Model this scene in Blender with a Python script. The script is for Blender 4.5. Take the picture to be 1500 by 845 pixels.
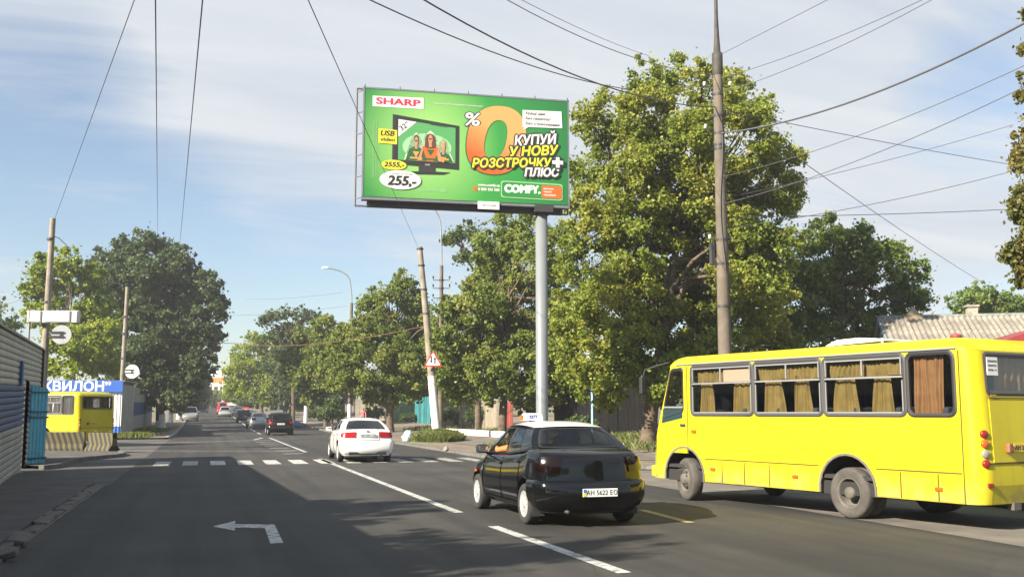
import bpy, bmesh, math, random
import numpy as np
from mathutils import Vector, Matrix
from mathutils.geometry import tessellate_polygon
R = math.radians
random.seed(7)
rng = np.random.default_rng(7)
scene = bpy.context.scene
COL = scene.collection
for o in list(bpy.data.objects):
    bpy.data.objects.remove(o)

# ------------------------------------------------------------------ camera, sky, sun, exposure
CAM_H, YAW, PITCH, F = 1.6, R(16.55), R(6.9), 1500.0
cam_d = bpy.data.cameras.new('camera')
cam = bpy.data.objects.new('camera', cam_d); COL.objects.link(cam)
cam_d.sensor_fit = 'HORIZONTAL'; cam_d.sensor_width = 36.0; cam_d.lens = 36.0
cam_d.clip_start = 0.05; cam_d.clip_end = 6000
cam.location = (0, 0, CAM_H)
cam.rotation_euler = (math.pi/2 + PITCH, 0, -YAW)
scene.camera = cam

SUN_EL, SUN_AZ = R(29), R(-113)            # azimuth clockwise from +Y (the way the road runs)
sd = Vector((math.sin(SUN_AZ)*math.cos(SUN_EL), math.cos(SUN_AZ)*math.cos(SUN_EL), math.sin(SUN_EL)))
sun_d = bpy.data.lights.new('sun', 'SUN'); sun_d.energy = 5.0; sun_d.angle = R(0.6); sun_d.color = (1.0, 0.90, 0.74)
sun = bpy.data.objects.new('sun', sun_d); COL.objects.link(sun)
sun.rotation_euler = (-sd).to_track_quat('-Z', 'Y').to_euler(); sun.location = (-30, 0, 40)

W = bpy.data.worlds.new('World'); scene.world = W; W.use_nodes = True
nt = W.node_tree; nt.nodes.clear()
def wn(t, **k):
    n = nt.nodes.new(t)
    for a, b in k.items(): setattr(n, a, b)
    return n
sky = wn('ShaderNodeTexSky', sky_type='NISHITA', sun_disc=False, sun_elevation=SUN_EL, sun_rotation=SUN_AZ,
         air_density=1.0, dust_density=0.6, ozone_density=1.0)
sk2 = wn('ShaderNodeMixRGB', blend_type='MULTIPLY'); sk2.inputs[0].default_value = 1.0; nt.links.new(sky.outputs[0], sk2.inputs[1]); sk2.inputs[2].default_value = (.76, .80, .84, 1)
tc = wn('ShaderNodeTexCoord')
sep = wn('ShaderNodeSeparateXYZ'); nt.links.new(tc.outputs['Generated'], sep.inputs[0])
# project the view direction on a cloud layer so that the clouds flatten towards the horizon
mz = wn('ShaderNodeMath', operation='MAXIMUM'); nt.links.new(sep.outputs['Z'], mz.inputs[0]); mz.inputs[1].default_value = 0.0
az = wn('ShaderNodeMath', operation='ADD'); nt.links.new(mz.outputs[0], az.inputs[0]); az.inputs[1].default_value = 0.18
dx = wn('ShaderNodeMath', operation='DIVIDE'); nt.links.new(sep.outputs['X'], dx.inputs[0]); nt.links.new(az.outputs[0], dx.inputs[1])
dy = wn('ShaderNodeMath', operation='DIVIDE'); nt.links.new(sep.outputs['Y'], dy.inputs[0]); nt.links.new(az.outputs[0], dy.inputs[1])
cb = wn('ShaderNodeCombineXYZ'); nt.links.new(dx.outputs[0], cb.inputs[0]); nt.links.new(dy.outputs[0], cb.inputs[1])
mp = wn('ShaderNodeMapping'); nt.links.new(cb.outputs[0], mp.inputs[0])
mp.inputs['Location'].default_value = (-6.6327, 7.2019, 0.0); mp.inputs['Rotation'].default_value = (0, 0, R(167.1335)); mp.inputs['Scale'].default_value = (0.55, 1.0, 1)
nz = wn('ShaderNodeTexNoise'); nt.links.new(mp.outputs[0], nz.inputs['Vector'])
nz.inputs['Scale'].default_value = 0.6; nz.inputs['Detail'].default_value = 7; nz.inputs['Roughness'].default_value = 0.52; nz.inputs['Distortion'].default_value = 0.35
rp = wn('ShaderNodeMapRange', interpolation_type='SMOOTHSTEP'); nt.links.new(nz.outputs['Fac'], rp.inputs['Value'])
rp.inputs['From Min'].default_value = 0.34; rp.inputs['From Max'].default_value = 0.64; rp.inputs['To Min'].default_value = 0.0; rp.inputs['To Max'].default_value = 0.85
cover = rp.outputs['Result']
mp3 = wn('ShaderNodeMapping'); nt.links.new(cb.outputs[0], mp3.inputs[0]); mp3.inputs['Rotation'].default_value = (0, 0, R(-28)); mp3.inputs['Scale'].default_value = (0.55, 2.1, 1)
nz2 = wn('ShaderNodeTexNoise'); nt.links.new(mp3.outputs[0], nz2.inputs['Vector']); nz2.inputs['Scale'].default_value = 1.5; nz2.inputs['Detail'].default_value = 8; nz2.inputs['Roughness'].default_value = 0.6; nz2.inputs['Distortion'].default_value = 0.8
mw = wn('ShaderNodeMapRange'); nt.links.new(nz2.outputs['Fac'], mw.inputs['Value']); mw.inputs['From Min'].default_value = 0.3; mw.inputs['From Max'].default_value = 0.7; mw.inputs['To Min'].default_value = -0.34; mw.inputs['To Max'].default_value = 0.34
aw = wn('ShaderNodeMath', operation='ADD'); nt.links.new(cover, aw.inputs[0]); nt.links.new(mw.outputs['Result'], aw.inputs[1]); cover = aw.outputs[0]
# the broad cloud banks and the blue gaps between them: compass bearing and height in degrees, width, weight
for az_, el_, wid, wgt in ((4, 18.5, 11, .42), (18, 22, 11, .42), (33, 21, 10, .52), (41, 8.5, 8, .35), (10, 35, 22, .3), (90, 30, 30, .4), (150, 35, 35, .4), (-140, 30, 35, .4), (-70, 45, 30, .4),
                           (-8, 11, 11, -.5), (3, 8.5, 9, -.55), (41, 15.5, 6, -.4), (-90, 20, 25, -.3), (200, 20, 25, -.3), (120, 18, 20, -.3)):
    dv = (math.sin(R(az_))*math.cos(R(el_)), math.cos(R(az_))*math.cos(R(el_)), math.sin(R(el_)))
    dn = wn('ShaderNodeVectorMath', operation='DOT_PRODUCT'); nt.links.new(tc.outputs['Generated'], dn.inputs[0]); dn.inputs[1].default_value = dv
    mr = wn('ShaderNodeMapRange', interpolation_type='SMOOTHSTEP'); nt.links.new(dn.outputs['Value'], mr.inputs['Value'])
    mr.inputs['From Min'].default_value = math.cos(R(wid)); mr.inputs['From Max'].default_value = 1.0; mr.inputs['To Min'].default_value = 0.0; mr.inputs['To Max'].default_value = wgt
    ad_ = wn('ShaderNodeMath', operation='ADD'); nt.links.new(cover, ad_.inputs[0]); nt.links.new(mr.outputs['Result'], ad_.inputs[1]); cover = ad_.outputs[0]
cl = wn('ShaderNodeClamp'); nt.links.new(cover, cl.inputs['Value']); cl.inputs['Min'].default_value = 0.10; cl.inputs['Max'].default_value = 0.97
mx = wn('ShaderNodeMixRGB'); nt.links.new(cl.outputs[0], mx.inputs[0]); nt.links.new(sk2.outputs[0], mx.inputs[1])
cr = wn('ShaderNodeValToRGB'); nt.links.new(nz2.outputs['Fac'], cr.inputs[0]); nt.links.new(cr.outputs[0], mx.inputs[2])
cr.color_ramp.elements[0].position = 0.3; cr.color_ramp.elements[0].color = (3.3, 3.62, 4.05, 1); cr.color_ramp.elements[1].position = 0.66; cr.color_ramp.elements[1].color = (4.15, 4.32, 4.5, 1)
bg = wn('ShaderNodeBackground'); nt.links.new(mx.outputs[0], bg.inputs[0]); bg.inputs[1].default_value = 0.07
wo = wn('ShaderNodeOutputWorld'); nt.links.new(bg.outputs[0], wo.inputs[0])
vs = scene.view_settings
vs.view_transform = 'Standard'; vs.look = 'None'; vs.gamma = 1.0; vs.exposure = 1.48; vs.use_curve_mapping = False
scene.cycles.max_bounces = 8; scene.cycles.transparent_max_bounces = 24
scene.cycles.caustics_reflective = False; scene.cycles.caustics_refractive = False

# ------------------------------------------------------------------ where a point of the place lies
cp, sp_, cy, sy = math.cos(PITCH), math.sin(PITCH), math.cos(YAW), math.sin(YAW)
FWD = Vector((sy, cy, 0)); RGT = Vector((cy, -sy, 0))
def ray(u, v):
    a, b = (u-750)/F, (422.5-v)/F
    return RGT*a + FWD*(cp - b*sp_) + Vector((0, 0, 1))*(sp_ + b*cp)
def gz(x, y):                               # height of the terrain: the street climbs gently far off, the right verge rises
    t = min(max(0.0, y-75), 300.0)
    z = 0.016*(t*t/(t+25) if t > 0 else 0)
    return z + 0.045*min(max(x-11.0, 0), 22)
def gp(u, v, h=0.0):
    d = ray(u, v); p = None; hh = h
    for _ in range(12):
        t = (hh-CAM_H)/d.z; p = d*t; hh = h + gz(p.x, p.y)
    return Vector((p.x, p.y, hh))
def dp(u, v, depth):                        # the point seen at (u, v) that stands `depth` metres in front of the camera
    d = ray(u, v); t = depth/(d.x*FWD.x + d.y*FWD.y)
    p = d*t; return Vector((p.x, p.y, p.z+CAM_H))
def base(u, depth):                         # the ground point under it
    p = dp(u, 604, depth); return Vector((p.x, p.y, gz(p.x, p.y)))

# ------------------------------------------------------------------ objects
def tag(o, label=None, cat=None, group=None, kind=None):
    if label: o['label'] = label
    if cat: o['category'] = cat
    if group: o['group'] = group
    if kind: o['kind'] = kind
    return o
def thing(name, label, cat, loc=(0, 0, 0), rz=0.0, group=None, rot=None):
    o = bpy.data.objects.new(name, None); COL.objects.link(o)
    o.empty_display_size = 0.2
    o.location = loc; o.rotation_euler = rot if rot else (0, 0, rz)
    return tag(o, label, cat, group)
def link(name, me, parent=None, kind=None):
    o = bpy.data.objects.new(name, me); COL.objects.link(o)
    if parent: o.parent = parent
    if kind: o['kind'] = kind
    return o
def copy_tree(o, parent=None, mats=None):
    c = o.copy(); COL.objects.link(c)
    if parent: c.parent = parent
    for ch in list(o.children): copy_tree(ch, c)
    return c
def interp(tab, x):
    if x <= tab[0][0]: return tab[0][1]
    for (a, b), (c, d) in zip(tab, tab[1:]):
        if x <= c:
            return b + (d-b)*(x-a)/(c-a)
    return tab[-1][1]
def smooth(tab, x):
    if x <= tab[0][0]: return tab[0][1]
    for (a, b), (c, d) in zip(tab, tab[1:]):
        if x <= c:
            t = (x-a)/(c-a); t = t*t*(3-2*t); return b + (d-b)*t
    return tab[-1][1]
class MB:
    def __init__(s): s.v = []; s.f = []; s.sm = []; s.mi = []; s.cur = 0
    def add(s, vs_, fs, smooth_=False):
        n = len(s.v); s.v += [tuple(p) for p in vs_]
        for f in fs:
            s.f.append(tuple(n+i for i in f)); s.sm.append(smooth_); s.mi.append(s.cur)
        return s
    def box(s, c, d, rz=0.0, M=None):
        hx, hy, hz = d[0]/2, d[1]/2, d[2]/2
        P = [Vector((a*hx, b*hy, e*hz)) for a in (-1, 1) for b in (-1, 1) for e in (-1, 1)]
        if M is None: M = Matrix.Rotation(rz, 3, 'Z')
        P = [M @ p + Vector(c) for p in P]
        return s.add(P, [(0, 1, 3, 2), (4, 6, 7, 5), (0, 4, 5, 1), (2, 3, 7, 6), (0, 2, 6, 4), (1, 5, 7, 3)])
    def bbox(s, c, d, b=0.02, M=None):      # box with chamfered edges
        hx, hy, hz = d[0]/2, d[1]/2, d[2]/2
        b = min(b, hx*.9, hy*.9, hz*.9)
        bm = bmesh.new(); bmesh.ops.create_cube(bm, size=1.0)
        for v in bm.verts: v.co = Vector((v.co.x*2*hx, v.co.y*2*hy, v.co.z*2*hz))
        bmesh.ops.bevel(bm, geom=list(bm.edges), offset=b, segments=2, affect='EDGES', profile=0.6)
        bm.verts.index_update(); M = M or Matrix.Identity(3)
        s.add([M @ v.co + Vector(c) for v in bm.verts], [[v.index for v in f.verts] for f in bm.faces]); bm.free()
        return s
    def tube(s, pts, r, n=8, cap=True, sm=True):
        pts = [Vector(p) for p in pts]; k = len(pts)
        rs = r if isinstance(r, (list, tuple)) else [r]*k
        vs_, fs = [], []; up = None
        for i, p in enumerate(pts):
            d = (pts[min(i+1, k-1)] - pts[max(i-1, 0)])
            d = d.normalized() if d.length > 1e-9 else Vector((0, 0, 1))
            if up is None: up = Vector((1, 0, 0)) if abs(d.x) < 0.9 else Vector((0, 1, 0))
            a = (up - d*up.dot(d)).normalized(); b = d.cross(a); up = a
            for j in range(n):
                t = 2*math.pi*j/n; vs_.append(p + (a*math.cos(t)+b*math.sin(t))*rs[i])
        for i in range(k-1):
            for j in range(n):
                fs.append((i*n+j, i*n+(j+1) % n, (i+1)*n+(j+1) % n, (i+1)*n+j))
        s.add(vs_, fs, sm)
        if cap:
            s.add(vs_[:n], [tuple(range(n-1, -1, -1))]); s.add(vs_[-n:], [tuple(range(n))])
        return s
    def lathe(s, prof, n=24, M=None, sm=True, axis='Z'):   # prof: (radius, height)
        vs_, fs = [], []
        for r, h in prof:
            for j in range(n):
                t = 2*math.pi*j/n; p = Vector((r*math.cos(t), r*math.sin(t), h))
                if axis == 'X': p = Vector((p.z, p.x, p.y))
                vs_.append(M @ p if M else p)
        for i in range(len(prof)-1):
            for j in range(n): fs.append((i*n+j, i*n+(j+1) % n, (i+1)*n+(j+1) % n, (i+1)*n+j))
        return s.add(vs_, fs, sm)
    def grid(s, fn, us, vs2, sm=True, flip=False):
        P = [fn(a, b) for b in vs2 for a in us]; n = len(us); fs = []
        for j in range(len(vs2)-1):
            for i in range(n-1):
                q = (j*n+i, j*n+i+1, (j+1)*n+i+1, (j+1)*n+i); fs.append(q[::-1] if flip else q)
        return s.add(P, fs, sm)
    def poly(s, outer, holes, fn, flip=False, sm=False):   # flat polygon with holes, mapped to space by fn(a, b)
        loops = [outer] + list(holes)
        tris = tessellate_polygon([[Vector((a, b, 0)) for a, b in L] for L in loops])
        P = [fn(a, b) for L in loops for a, b in L]; flat = [p for L in loops for p in L]; out = []
        for t in tris:
            (ax, ay), (bx, by), (cx, cy2) = (flat[i] for i in t)
            c = (bx-ax)*(cy2-ay)-(by-ay)*(cx-ax)
            if abs(c) < 1e-12: continue
            t = tuple(t) if c > 0 else tuple(t)[::-1]
            out.append(t[::-1] if flip else t)
        return s.add(P, out, sm)
    def prism(s, outer, fn, d, holes=()):     # polygon extruded: fn(a, b, depth)
        s.poly(outer, holes, lambda a, b: fn(a, b, d)); s.poly(outer, holes, lambda a, b: fn(a, b, 0), flip=True)
        for L in [outer]+list(holes):
            n = len(L); P = [fn(a, b, 0) for a, b in L] + [fn(a, b, d) for a, b in L]
            s.add(P, [(i, (i+1) % n, n+(i+1) % n, n+i) for i in range(n)])
        return s
    def mesh(s, name, mats):
        me = bpy.data.meshes.new(name); me.from_pydata(s.v, [], s.f)
        me.polygons.foreach_set('use_smooth', s.sm); me.polygons.foreach_set('material_index', s.mi)
        for m in (mats if isinstance(mats, (list, tuple)) else [mats]): me.materials.append(m)
        me.update(); return me
    def build(s, name, mats, parent=None, kind=None):
        return link(name, s.mesh(name, mats), parent, kind)
def fix_normals(me):
    bm = bmesh.new(); bm.from_mesh(me); bmesh.ops.recalc_face_normals(bm, faces=list(bm.faces)); bm.to_mesh(me); bm.free()
def rrect(a0, b0, a1, b1, r, n=4):
    out = []
    for cx, cy2, s0 in ((a1-r, b0+r, -90), (a1-r, b1-r, 0), (a0+r, b1-r, 90), (a0+r, b0+r, 180)):
        for i in range(n+1):
            t = R(s0 + 90*i/n); out.append((cx+r*math.cos(t), cy2+r*math.sin(t)))
    return out
def rpoly(P, r, n=3):                        # polygon with rounded corners (counter-clockwise)
    out = []; k = len(P)
    for i in range(k):
        p0, p1, p2 = Vector(P[i-1]), Vector(P[i]), Vector(P[(i+1) % k])
        a = (p0-p1); b = (p2-p1); q = min(r, a.length*.45, b.length*.45)
        A = p1+a.normalized()*q; B = p1+b.normalized()*q
        for j in range(n+1):
            t = j/n; out.append(tuple((A*(1-t)**2 + p1*2*t*(1-t) + B*t*t)))
    return out
def text_mesh(txt, size, mat, bold=0.0, shear=0.0, align='CENTER', extrude=0.001, spacing=1.0, sx=1.0):
    c = bpy.data.curves.new('lettering', 'FONT'); c.body = txt; c.size = size; c.offset = bold; c.shear = shear
    c.align_x = align; c.align_y = 'CENTER'; c.extrude = extrude; c.space_character = spacing; c.resolution_u = 3
    o = bpy.data.objects.new('lettering', c); COL.objects.link(o)
    bpy.context.view_layer.update()
    me = bpy.data.meshes.new_from_object(o.evaluated_get(bpy.context.evaluated_depsgraph_get()))
    bpy.data.objects.remove(o); bpy.data.curves.remove(c)
    if sx != 1.0:
        for v in me.vertices: v.co.x *= sx
    me.materials.clear(); me.materials.append(mat); return me
def embolden(me, r):
    n = len(me.vertices); co = np.empty(n*3); me.vertices.foreach_get('co', co); co = co.reshape(-1, 3)
    polys = [tuple(p.vertices) for p in me.polygons]; V, Fs = [], []
    for k in range(9):
        d = np.array((0, 0, 0)) if k == 8 else np.array((math.cos(k*math.pi/4)*r, math.sin(k*math.pi/4)*r, -.0003*(k+1)))
        V += [tuple(p) for p in co+d]; Fs += [tuple(i+k*n for i in p) for p in polys]
    m2 = bpy.data.meshes.new('lettering'); m2.from_pydata(V, [], Fs); m2.materials.append(me.materials[0]); return m2
def text(txt, size, mat, parent, loc, rot, name='lettering', **k):
    o = link(name, text_mesh(txt, size, mat, **k), parent); o.location = loc; o.rotation_euler = rot; return o

# ------------------------------------------------------------------ materials
MATS = {}
def mat(name, col, rough=0.7, metal=0.0, spec=0.5, var=0.0, scale=4.0, bump=0.0, bscale=40.0, coat=0.0, alt=None, obj_coords=True, detail=5):
    if name in MATS: return MATS[name]
    m = bpy.data.materials.new(name); m.use_nodes = True; n = m.node_tree.nodes; L = m.node_tree.links
    b = n['Principled BSDF']; b.inputs['Base Color'].default_value = (*col, 1); b.inputs['Roughness'].default_value = rough
    b.inputs['Metallic'].default_value = metal; b.inputs['Specular IOR Level'].default_value = spec; b.inputs['Coat Weight'].default_value = coat
    b.inputs['Coat Roughness'].default_value = 0.05
    if var > 0 or bump > 0:
        t = n.new('ShaderNodeTexCoord')
    if var > 0:
        x = n.new('ShaderNodeTexNoise'); x.inputs['Scale'].default_value = scale; x.inputs['Detail'].default_value = detail; x.inputs['Roughness'].default_value = 0.6
        L.new(t.outputs['Object' if obj_coords else 'Generated'], x.inputs['Vector'])
        r = n.new('ShaderNodeValToRGB'); L.new(x.outputs['Fac'], r.inputs[0])
        a = alt or tuple(c*(1-var) for c in col)
        r.color_ramp.elements[0].position = 0.32; r.color_ramp.elements[1].position = 0.68
        r.color_ramp.elements[0].color = (*a, 1); r.color_ramp.elements[1].color = (*[min(1, c*(1+var*.5)) for c in col], 1)
        L.new(r.outputs[0], b.inputs['Base Color'])
    if bump > 0:
        y = n.new('ShaderNodeTexNoise'); y.inputs['Scale'].default_value = bscale; y.inputs['Detail'].default_value = 4
        L.new(t.outputs['Object'], y.inputs['Vector'])
        bp = n.new('ShaderNodeBump'); bp.inputs['Strength'].default_value = bump; bp.inputs['Distance'].default_value = 0.02
        L.new(y.outputs['Fac'], bp.inputs['Height']); L.new(bp.outputs[0], b.inputs['Normal'])
    MATS[name] = m; return m
def glass(name, tint=(0.25, 0.27, 0.28), base_refl=0.06):
    if name in MATS: return MATS[name]
    m = bpy.data.materials.new(name); m.use_nodes = True; n = m.node_tree.nodes; L = m.node_tree.links; n.clear()
    tr = n.new('ShaderNodeBsdfTransparent'); tr.inputs[0].default_value = (*tint, 1)
    g = n.new('ShaderNodeBsdfGlossy'); g.inputs['Roughness'].default_value = 0.02; g.inputs[0].default_value = (1, 1, 1, 1)
    fr = n.new('ShaderNodeLayerWeight'); fr.inputs['Blend'].default_value = 0.5
    pw = n.new('ShaderNodeMath'); pw.operation = 'POWER'; pw.inputs[1].default_value = 5.0; L.new(fr.outputs['Facing'], pw.inputs[0])
    ad = n.new('ShaderNodeMath'); ad.operation = 'MULTIPLY_ADD'; ad.inputs[1].default_value = 0.95; ad.inputs[2].default_value = base_refl; ad.use_clamp = True
    L.new(pw.outputs[0], ad.inputs[0])
    mxs = n.new('ShaderNodeMixShader'); L.new(ad.outputs[0], mxs.inputs[0]); L.new(tr.outputs[0], mxs.inputs[1]); L.new(g.outputs[0], mxs.inputs[2])
    o = n.new('ShaderNodeOutputMaterial'); L.new(mxs.outputs[0], o.inputs[0])
    MATS[name] = m; return m
def leaf_mat(name, c1, c2, c3, scale=0.5, trans=0.46):
    m = bpy.data.materials.new(name); m.use_nodes = True; n = m.node_tree.nodes; L = m.node_tree.links; n.clear()
    geo = n.new('ShaderNodeNewGeometry'); tcx = n.new('ShaderNodeTexCoord')
    nzx = n.new('ShaderNodeTexNoise'); nzx.inputs['Scale'].default_value = scale; nzx.inputs['Detail'].default_value = 2
    L.new(tcx.outputs['Object'], nzx.inputs['Vector'])
    a = n.new('ShaderNodeMath'); a.operation = 'MULTIPLY_ADD'; a.inputs[1].default_value = 0.26; a.inputs[2].default_value = -0.13
    L.new(geo.outputs['Random Per Island'], a.inputs[0])
    s = n.new('ShaderNodeMath'); s.operation = 'ADD'; L.new(nzx.outputs['Fac'], s.inputs[0]); L.new(a.outputs[0], s.inputs[1])
    r = n.new('ShaderNodeValToRGB'); L.new(s.outputs[0], r.inputs[0])
    r.color_ramp.elements[0].position = 0.28; r.color_ramp.elements[0].color = (*c1, 1)
    r.color_ramp.elements[1].position = 0.72; r.color_ramp.elements[1].color = (*c3, 1)
    e = r.color_ramp.elements.new(0.5); e.color = (*c2, 1)
    p = n.new('ShaderNodeBsdfPrincipled'); L.new(r.outputs[0], p.inputs['Base Color']); p.inputs['Roughness'].default_value = 0.5
    p.inputs['Specular IOR Level'].default_value = 0.35
    t = n.new('ShaderNodeBsdfTranslucent'); L.new(r.outputs[0], t.inputs[0])
    mxs = n.new('ShaderNodeMixShader'); mxs.inputs[0].default_value = trans
    L.new(p.outputs[0], mxs.inputs[1]); L.new(t.outputs[0], mxs.inputs[2])
    o = n.new('ShaderNodeOutputMaterial'); L.new(mxs.outputs[0], o.inputs[0]); return m
def asphalt_mat():
    m = bpy.data.materials.new('asphalt'); m.use_nodes = True; n = m.node_tree.nodes; L = m.node_tree.links; b = n['Principled BSDF']
    t = n.new('ShaderNodeTexCoord')
    big = n.new('ShaderNodeTexNoise'); big.inputs['Scale'].default_value = 0.35; big.inputs['Detail'].default_value = 6; big.inputs['Roughness'].default_value = 0.65
    L.new(t.outputs['Object'], big.inputs['Vector'])
    mp2 = n.new('ShaderNodeMapping'); mp2.inputs['Scale'].default_value = (1.3, 0.035, 1); L.new(t.outputs['Object'], mp2.inputs[0])
    st = n.new('ShaderNodeTexNoise'); st.inputs['Scale'].default_value = 1.6; st.inputs['Detail'].default_value = 5; L.new(mp2.outputs[0], st.inputs['Vector'])
    fine = n.new('ShaderNodeTexNoise'); fine.inputs['Scale'].default_value = 55; fine.inputs['Detail'].default_value = 3; L.new(t.outputs['Object'], fine.inputs['Vector'])
    a = n.new('ShaderNodeMath'); a.operation = 'MULTIPLY'; L.new(big.outputs['Fac'], a.inputs[0]); L.new(st.outputs['Fac'], a.inputs[1])
    r = n.new('ShaderNodeValToRGB'); L.new(a.outputs[0], r.inputs[0])
    r.color_ramp.elements[0].position = 0.12; r.color_ramp.elements[0].color = (0.023, 0.023, 0.0235, 1)
    r.color_ramp.elements[1].position = 0.42; r.color_ramp.elements[1].color = (0.064, 0.060, 0.054, 1)
    mxc = n.new('ShaderNodeMixRGB'); mxc.blend_type = 'OVERLAY'; mxc.inputs[0].default_value = 0.35
    L.new(r.outputs[0], mxc.inputs[1]); L.new(fine.outputs['Fac'], mxc.inputs[2])
    # square-cut repair patches
    pv_ = n.new('ShaderNodeTexVoronoi'); pv_.distance = 'CHEBYCHEV'; pv_.inputs['Scale'].default_value = 0.17; L.new(t.outputs['Object'], pv_.inputs['Vector'])
    ps = n.new('ShaderNodeSeparateColor'); L.new(pv_.outputs['Color'], ps.inputs[0]); pm = n.new('ShaderNodeMapRange'); L.new(ps.outputs[0], pm.inputs['Value'])
    pm.inputs['From Min'].default_value = .0; pm.inputs['From Max'].default_value = 1.0; pm.inputs['To Min'].default_value = .90; pm.inputs['To Max'].default_value = 1.08
    pmx = n.new('ShaderNodeMixRGB'); pmx.blend_type = 'MULTIPLY'; pmx.inputs[0].default_value = 1.0; L.new(mxc.outputs[0], pmx.inputs[1]); L.new(pm.outputs['Result'], pmx.inputs[2])
    # cracks and tar lines
    vo = n.new('ShaderNodeTexVoronoi'); vo.feature = 'DISTANCE_TO_EDGE'; vo.inputs['Scale'].default_value = 0.22
    wv = n.new('ShaderNodeMixRGB'); wv.inputs[0].default_value = 0.12; L.new(t.outputs['Object'], wv.inputs[1])
    wn2 = n.new('ShaderNodeTexNoise'); wn2.inputs['Scale'].default_value = 0.8; wn2.inputs['Detail'].default_value = 4; L.new(t.outputs['Object'], wn2.inputs['Vector'])
    L.new(wn2.outputs['Color'], wv.inputs[2]); wv.blend_type = 'LINEAR_LIGHT'
    L.new(wv.outputs[0], vo.inputs['Vector'])
    ck = n.new('ShaderNodeMath'); ck.operation = 'LESS_THAN'; ck.inputs[1].default_value = 0.0035; L.new(vo.outputs['Distance'], ck.inputs[0])
    cm = n.new('ShaderNodeMath'); cm.operation = 'MULTIPLY'; cm.inputs[1].default_value = 0.6; L.new(ck.outputs[0], cm.inputs[0])
    mc = n.new('ShaderNodeMixRGB'); mc.inputs[2].default_value = (0.03, 0.03, 0.03, 1); L.new(cm.outputs[0], mc.inputs[0]); L.new(pmx.outputs[0], mc.inputs[1])
    L.new(mc.outputs[0], b.inputs['Base Color']); b.inputs['Roughness'].default_value = 0.82; b.inputs['Specular IOR Level'].default_value = 0.35
    bp = n.new('ShaderNodeBump'); bp.inputs['Strength'].default_value = 0.35; bp.inputs['Distance'].default_value = 0.01
    L.new(fine.outputs['Fac'], bp.inputs['Height']); L.new(bp.outputs[0], b.inputs['Normal']); return m
def paint_mat(name, col, wear=0.5):           # worn road paint over asphalt
    m = bpy.data.materials.new(name); m.use_nodes = True; n = m.node_tree.nodes; L = m.node_tree.links; b = n['Principled BSDF']
    t = n.new('ShaderNodeTexCoord'); x = n.new('ShaderNodeTexNoise'); x.inputs['Scale'].default_value = 6; x.inputs['Detail'].default_value = 10; x.inputs['Roughness'].default_value = 0.75
    L.new(t.outputs['Object'], x.inputs['Vector']); r = n.new('ShaderNodeValToRGB'); L.new(x.outputs['Fac'], r.inputs[0])
    r.color_ramp.elements[0].position = wear-0.12; r.color_ramp.elements[0].color = (0.085, 0.085, 0.08, 1)
    r.color_ramp.elements[1].position = wear+0.02; r.color_ramp.elements[1].color = (*col, 1)
    L.new(r.outputs[0], b.inputs['Base Color']); b.inputs['Roughness'].default_value = 0.75; return m

M_asph = asphalt_mat()
M_white_paint = paint_mat('road_paint', (0.46, 0.46, 0.44), 0.495)
M_old_paint = paint_mat('worn_road_paint', (0.36, 0.36, 0.34), 0.52)
M_bounce_paint = paint_mat('bounce_tinted_road_paint', (0.34, 0.28, 0.12), 0.49)  # edge line tinted yellow for light bounced off the bus
M_dirt = mat('dirt', (0.20, 0.16, 0.118), 0.95, var=0.45, scale=0.9, bump=0.5, bscale=14, detail=9)
M_pave = mat('pavement', (0.155, 0.14, 0.117), 0.9, var=0.35, scale=1.3, bump=0.4, bscale=25, detail=9)
M_walk = mat('old_asphalt', (0.085, 0.08, 0.073), 0.9, var=0.4, scale=1.2, bump=0.5, bscale=30, detail=9)
M_ground = mat('soil_and_weeds', (0.155, 0.145, 0.085), 0.95, var=0.6, scale=0.35, alt=(0.07, 0.085, 0.03), bump=0.5, bscale=6, detail=9)
M_conc = mat('concrete', (0.26, 0.24, 0.205), 0.9, var=0.35, scale=3.0, bump=0.35, bscale=30, detail=8)
M_pole = mat('weathered_concrete', (0.135, 0.112, 0.088), 0.9, var=0.4, scale=1.6, bump=0.4, bscale=22, detail=8)
M_pale_pole = mat('pale_pole_concrete', (0.25, 0.22, 0.175), 0.9, var=0.35, scale=1.6, bump=0.4, bscale=22, detail=8)
M_kerb = mat('kerb_concrete', (0.125, 0.118, 0.105), 0.92, var=0.4, scale=5, bump=0.5, bscale=18)
M_lime = mat('limewash', (0.78, 0.77, 0.74), 0.9, var=0.25, scale=5, bump=0.2, bscale=25)
M_bark = mat('bark', (0.115, 0.085, 0.06), 0.95, var=0.5, scale=4, bump=0.9, bscale=9)
M_black = mat('black_rubber', (0.018, 0.018, 0.019), 0.6)
M_tyre = mat('tyre_rubber', (0.03, 0.029, 0.028), 0.85, var=0.3, scale=6)
M_dusty = mat('dusty_tyre', (0.075, 0.068, 0.06), 0.9, var=0.35, scale=5)
M_steel = mat('galvanised_steel', (0.24, 0.255, 0.27), 0.5, metal=0.6, var=0.15, scale=3)
M_dark = mat('dark_steel', (0.05, 0.05, 0.052), 0.6, metal=0.3)
M_rust = mat('rusty_steel', (0.16, 0.085, 0.05), 0.85, var=0.5, scale=8)
M_wire = mat('cable_black', (0.085, 0.09, 0.10), 0.7)
M_porc = mat('porcelain', (0.75, 0.73, 0.68), 0.25)
M_white = mat('white_enamel', (0.78, 0.78, 0.77), 0.45, var=0.08, scale=2)
M_inter = mat('dark_interior', (0.022, 0.022, 0.024), 0.85)
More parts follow.
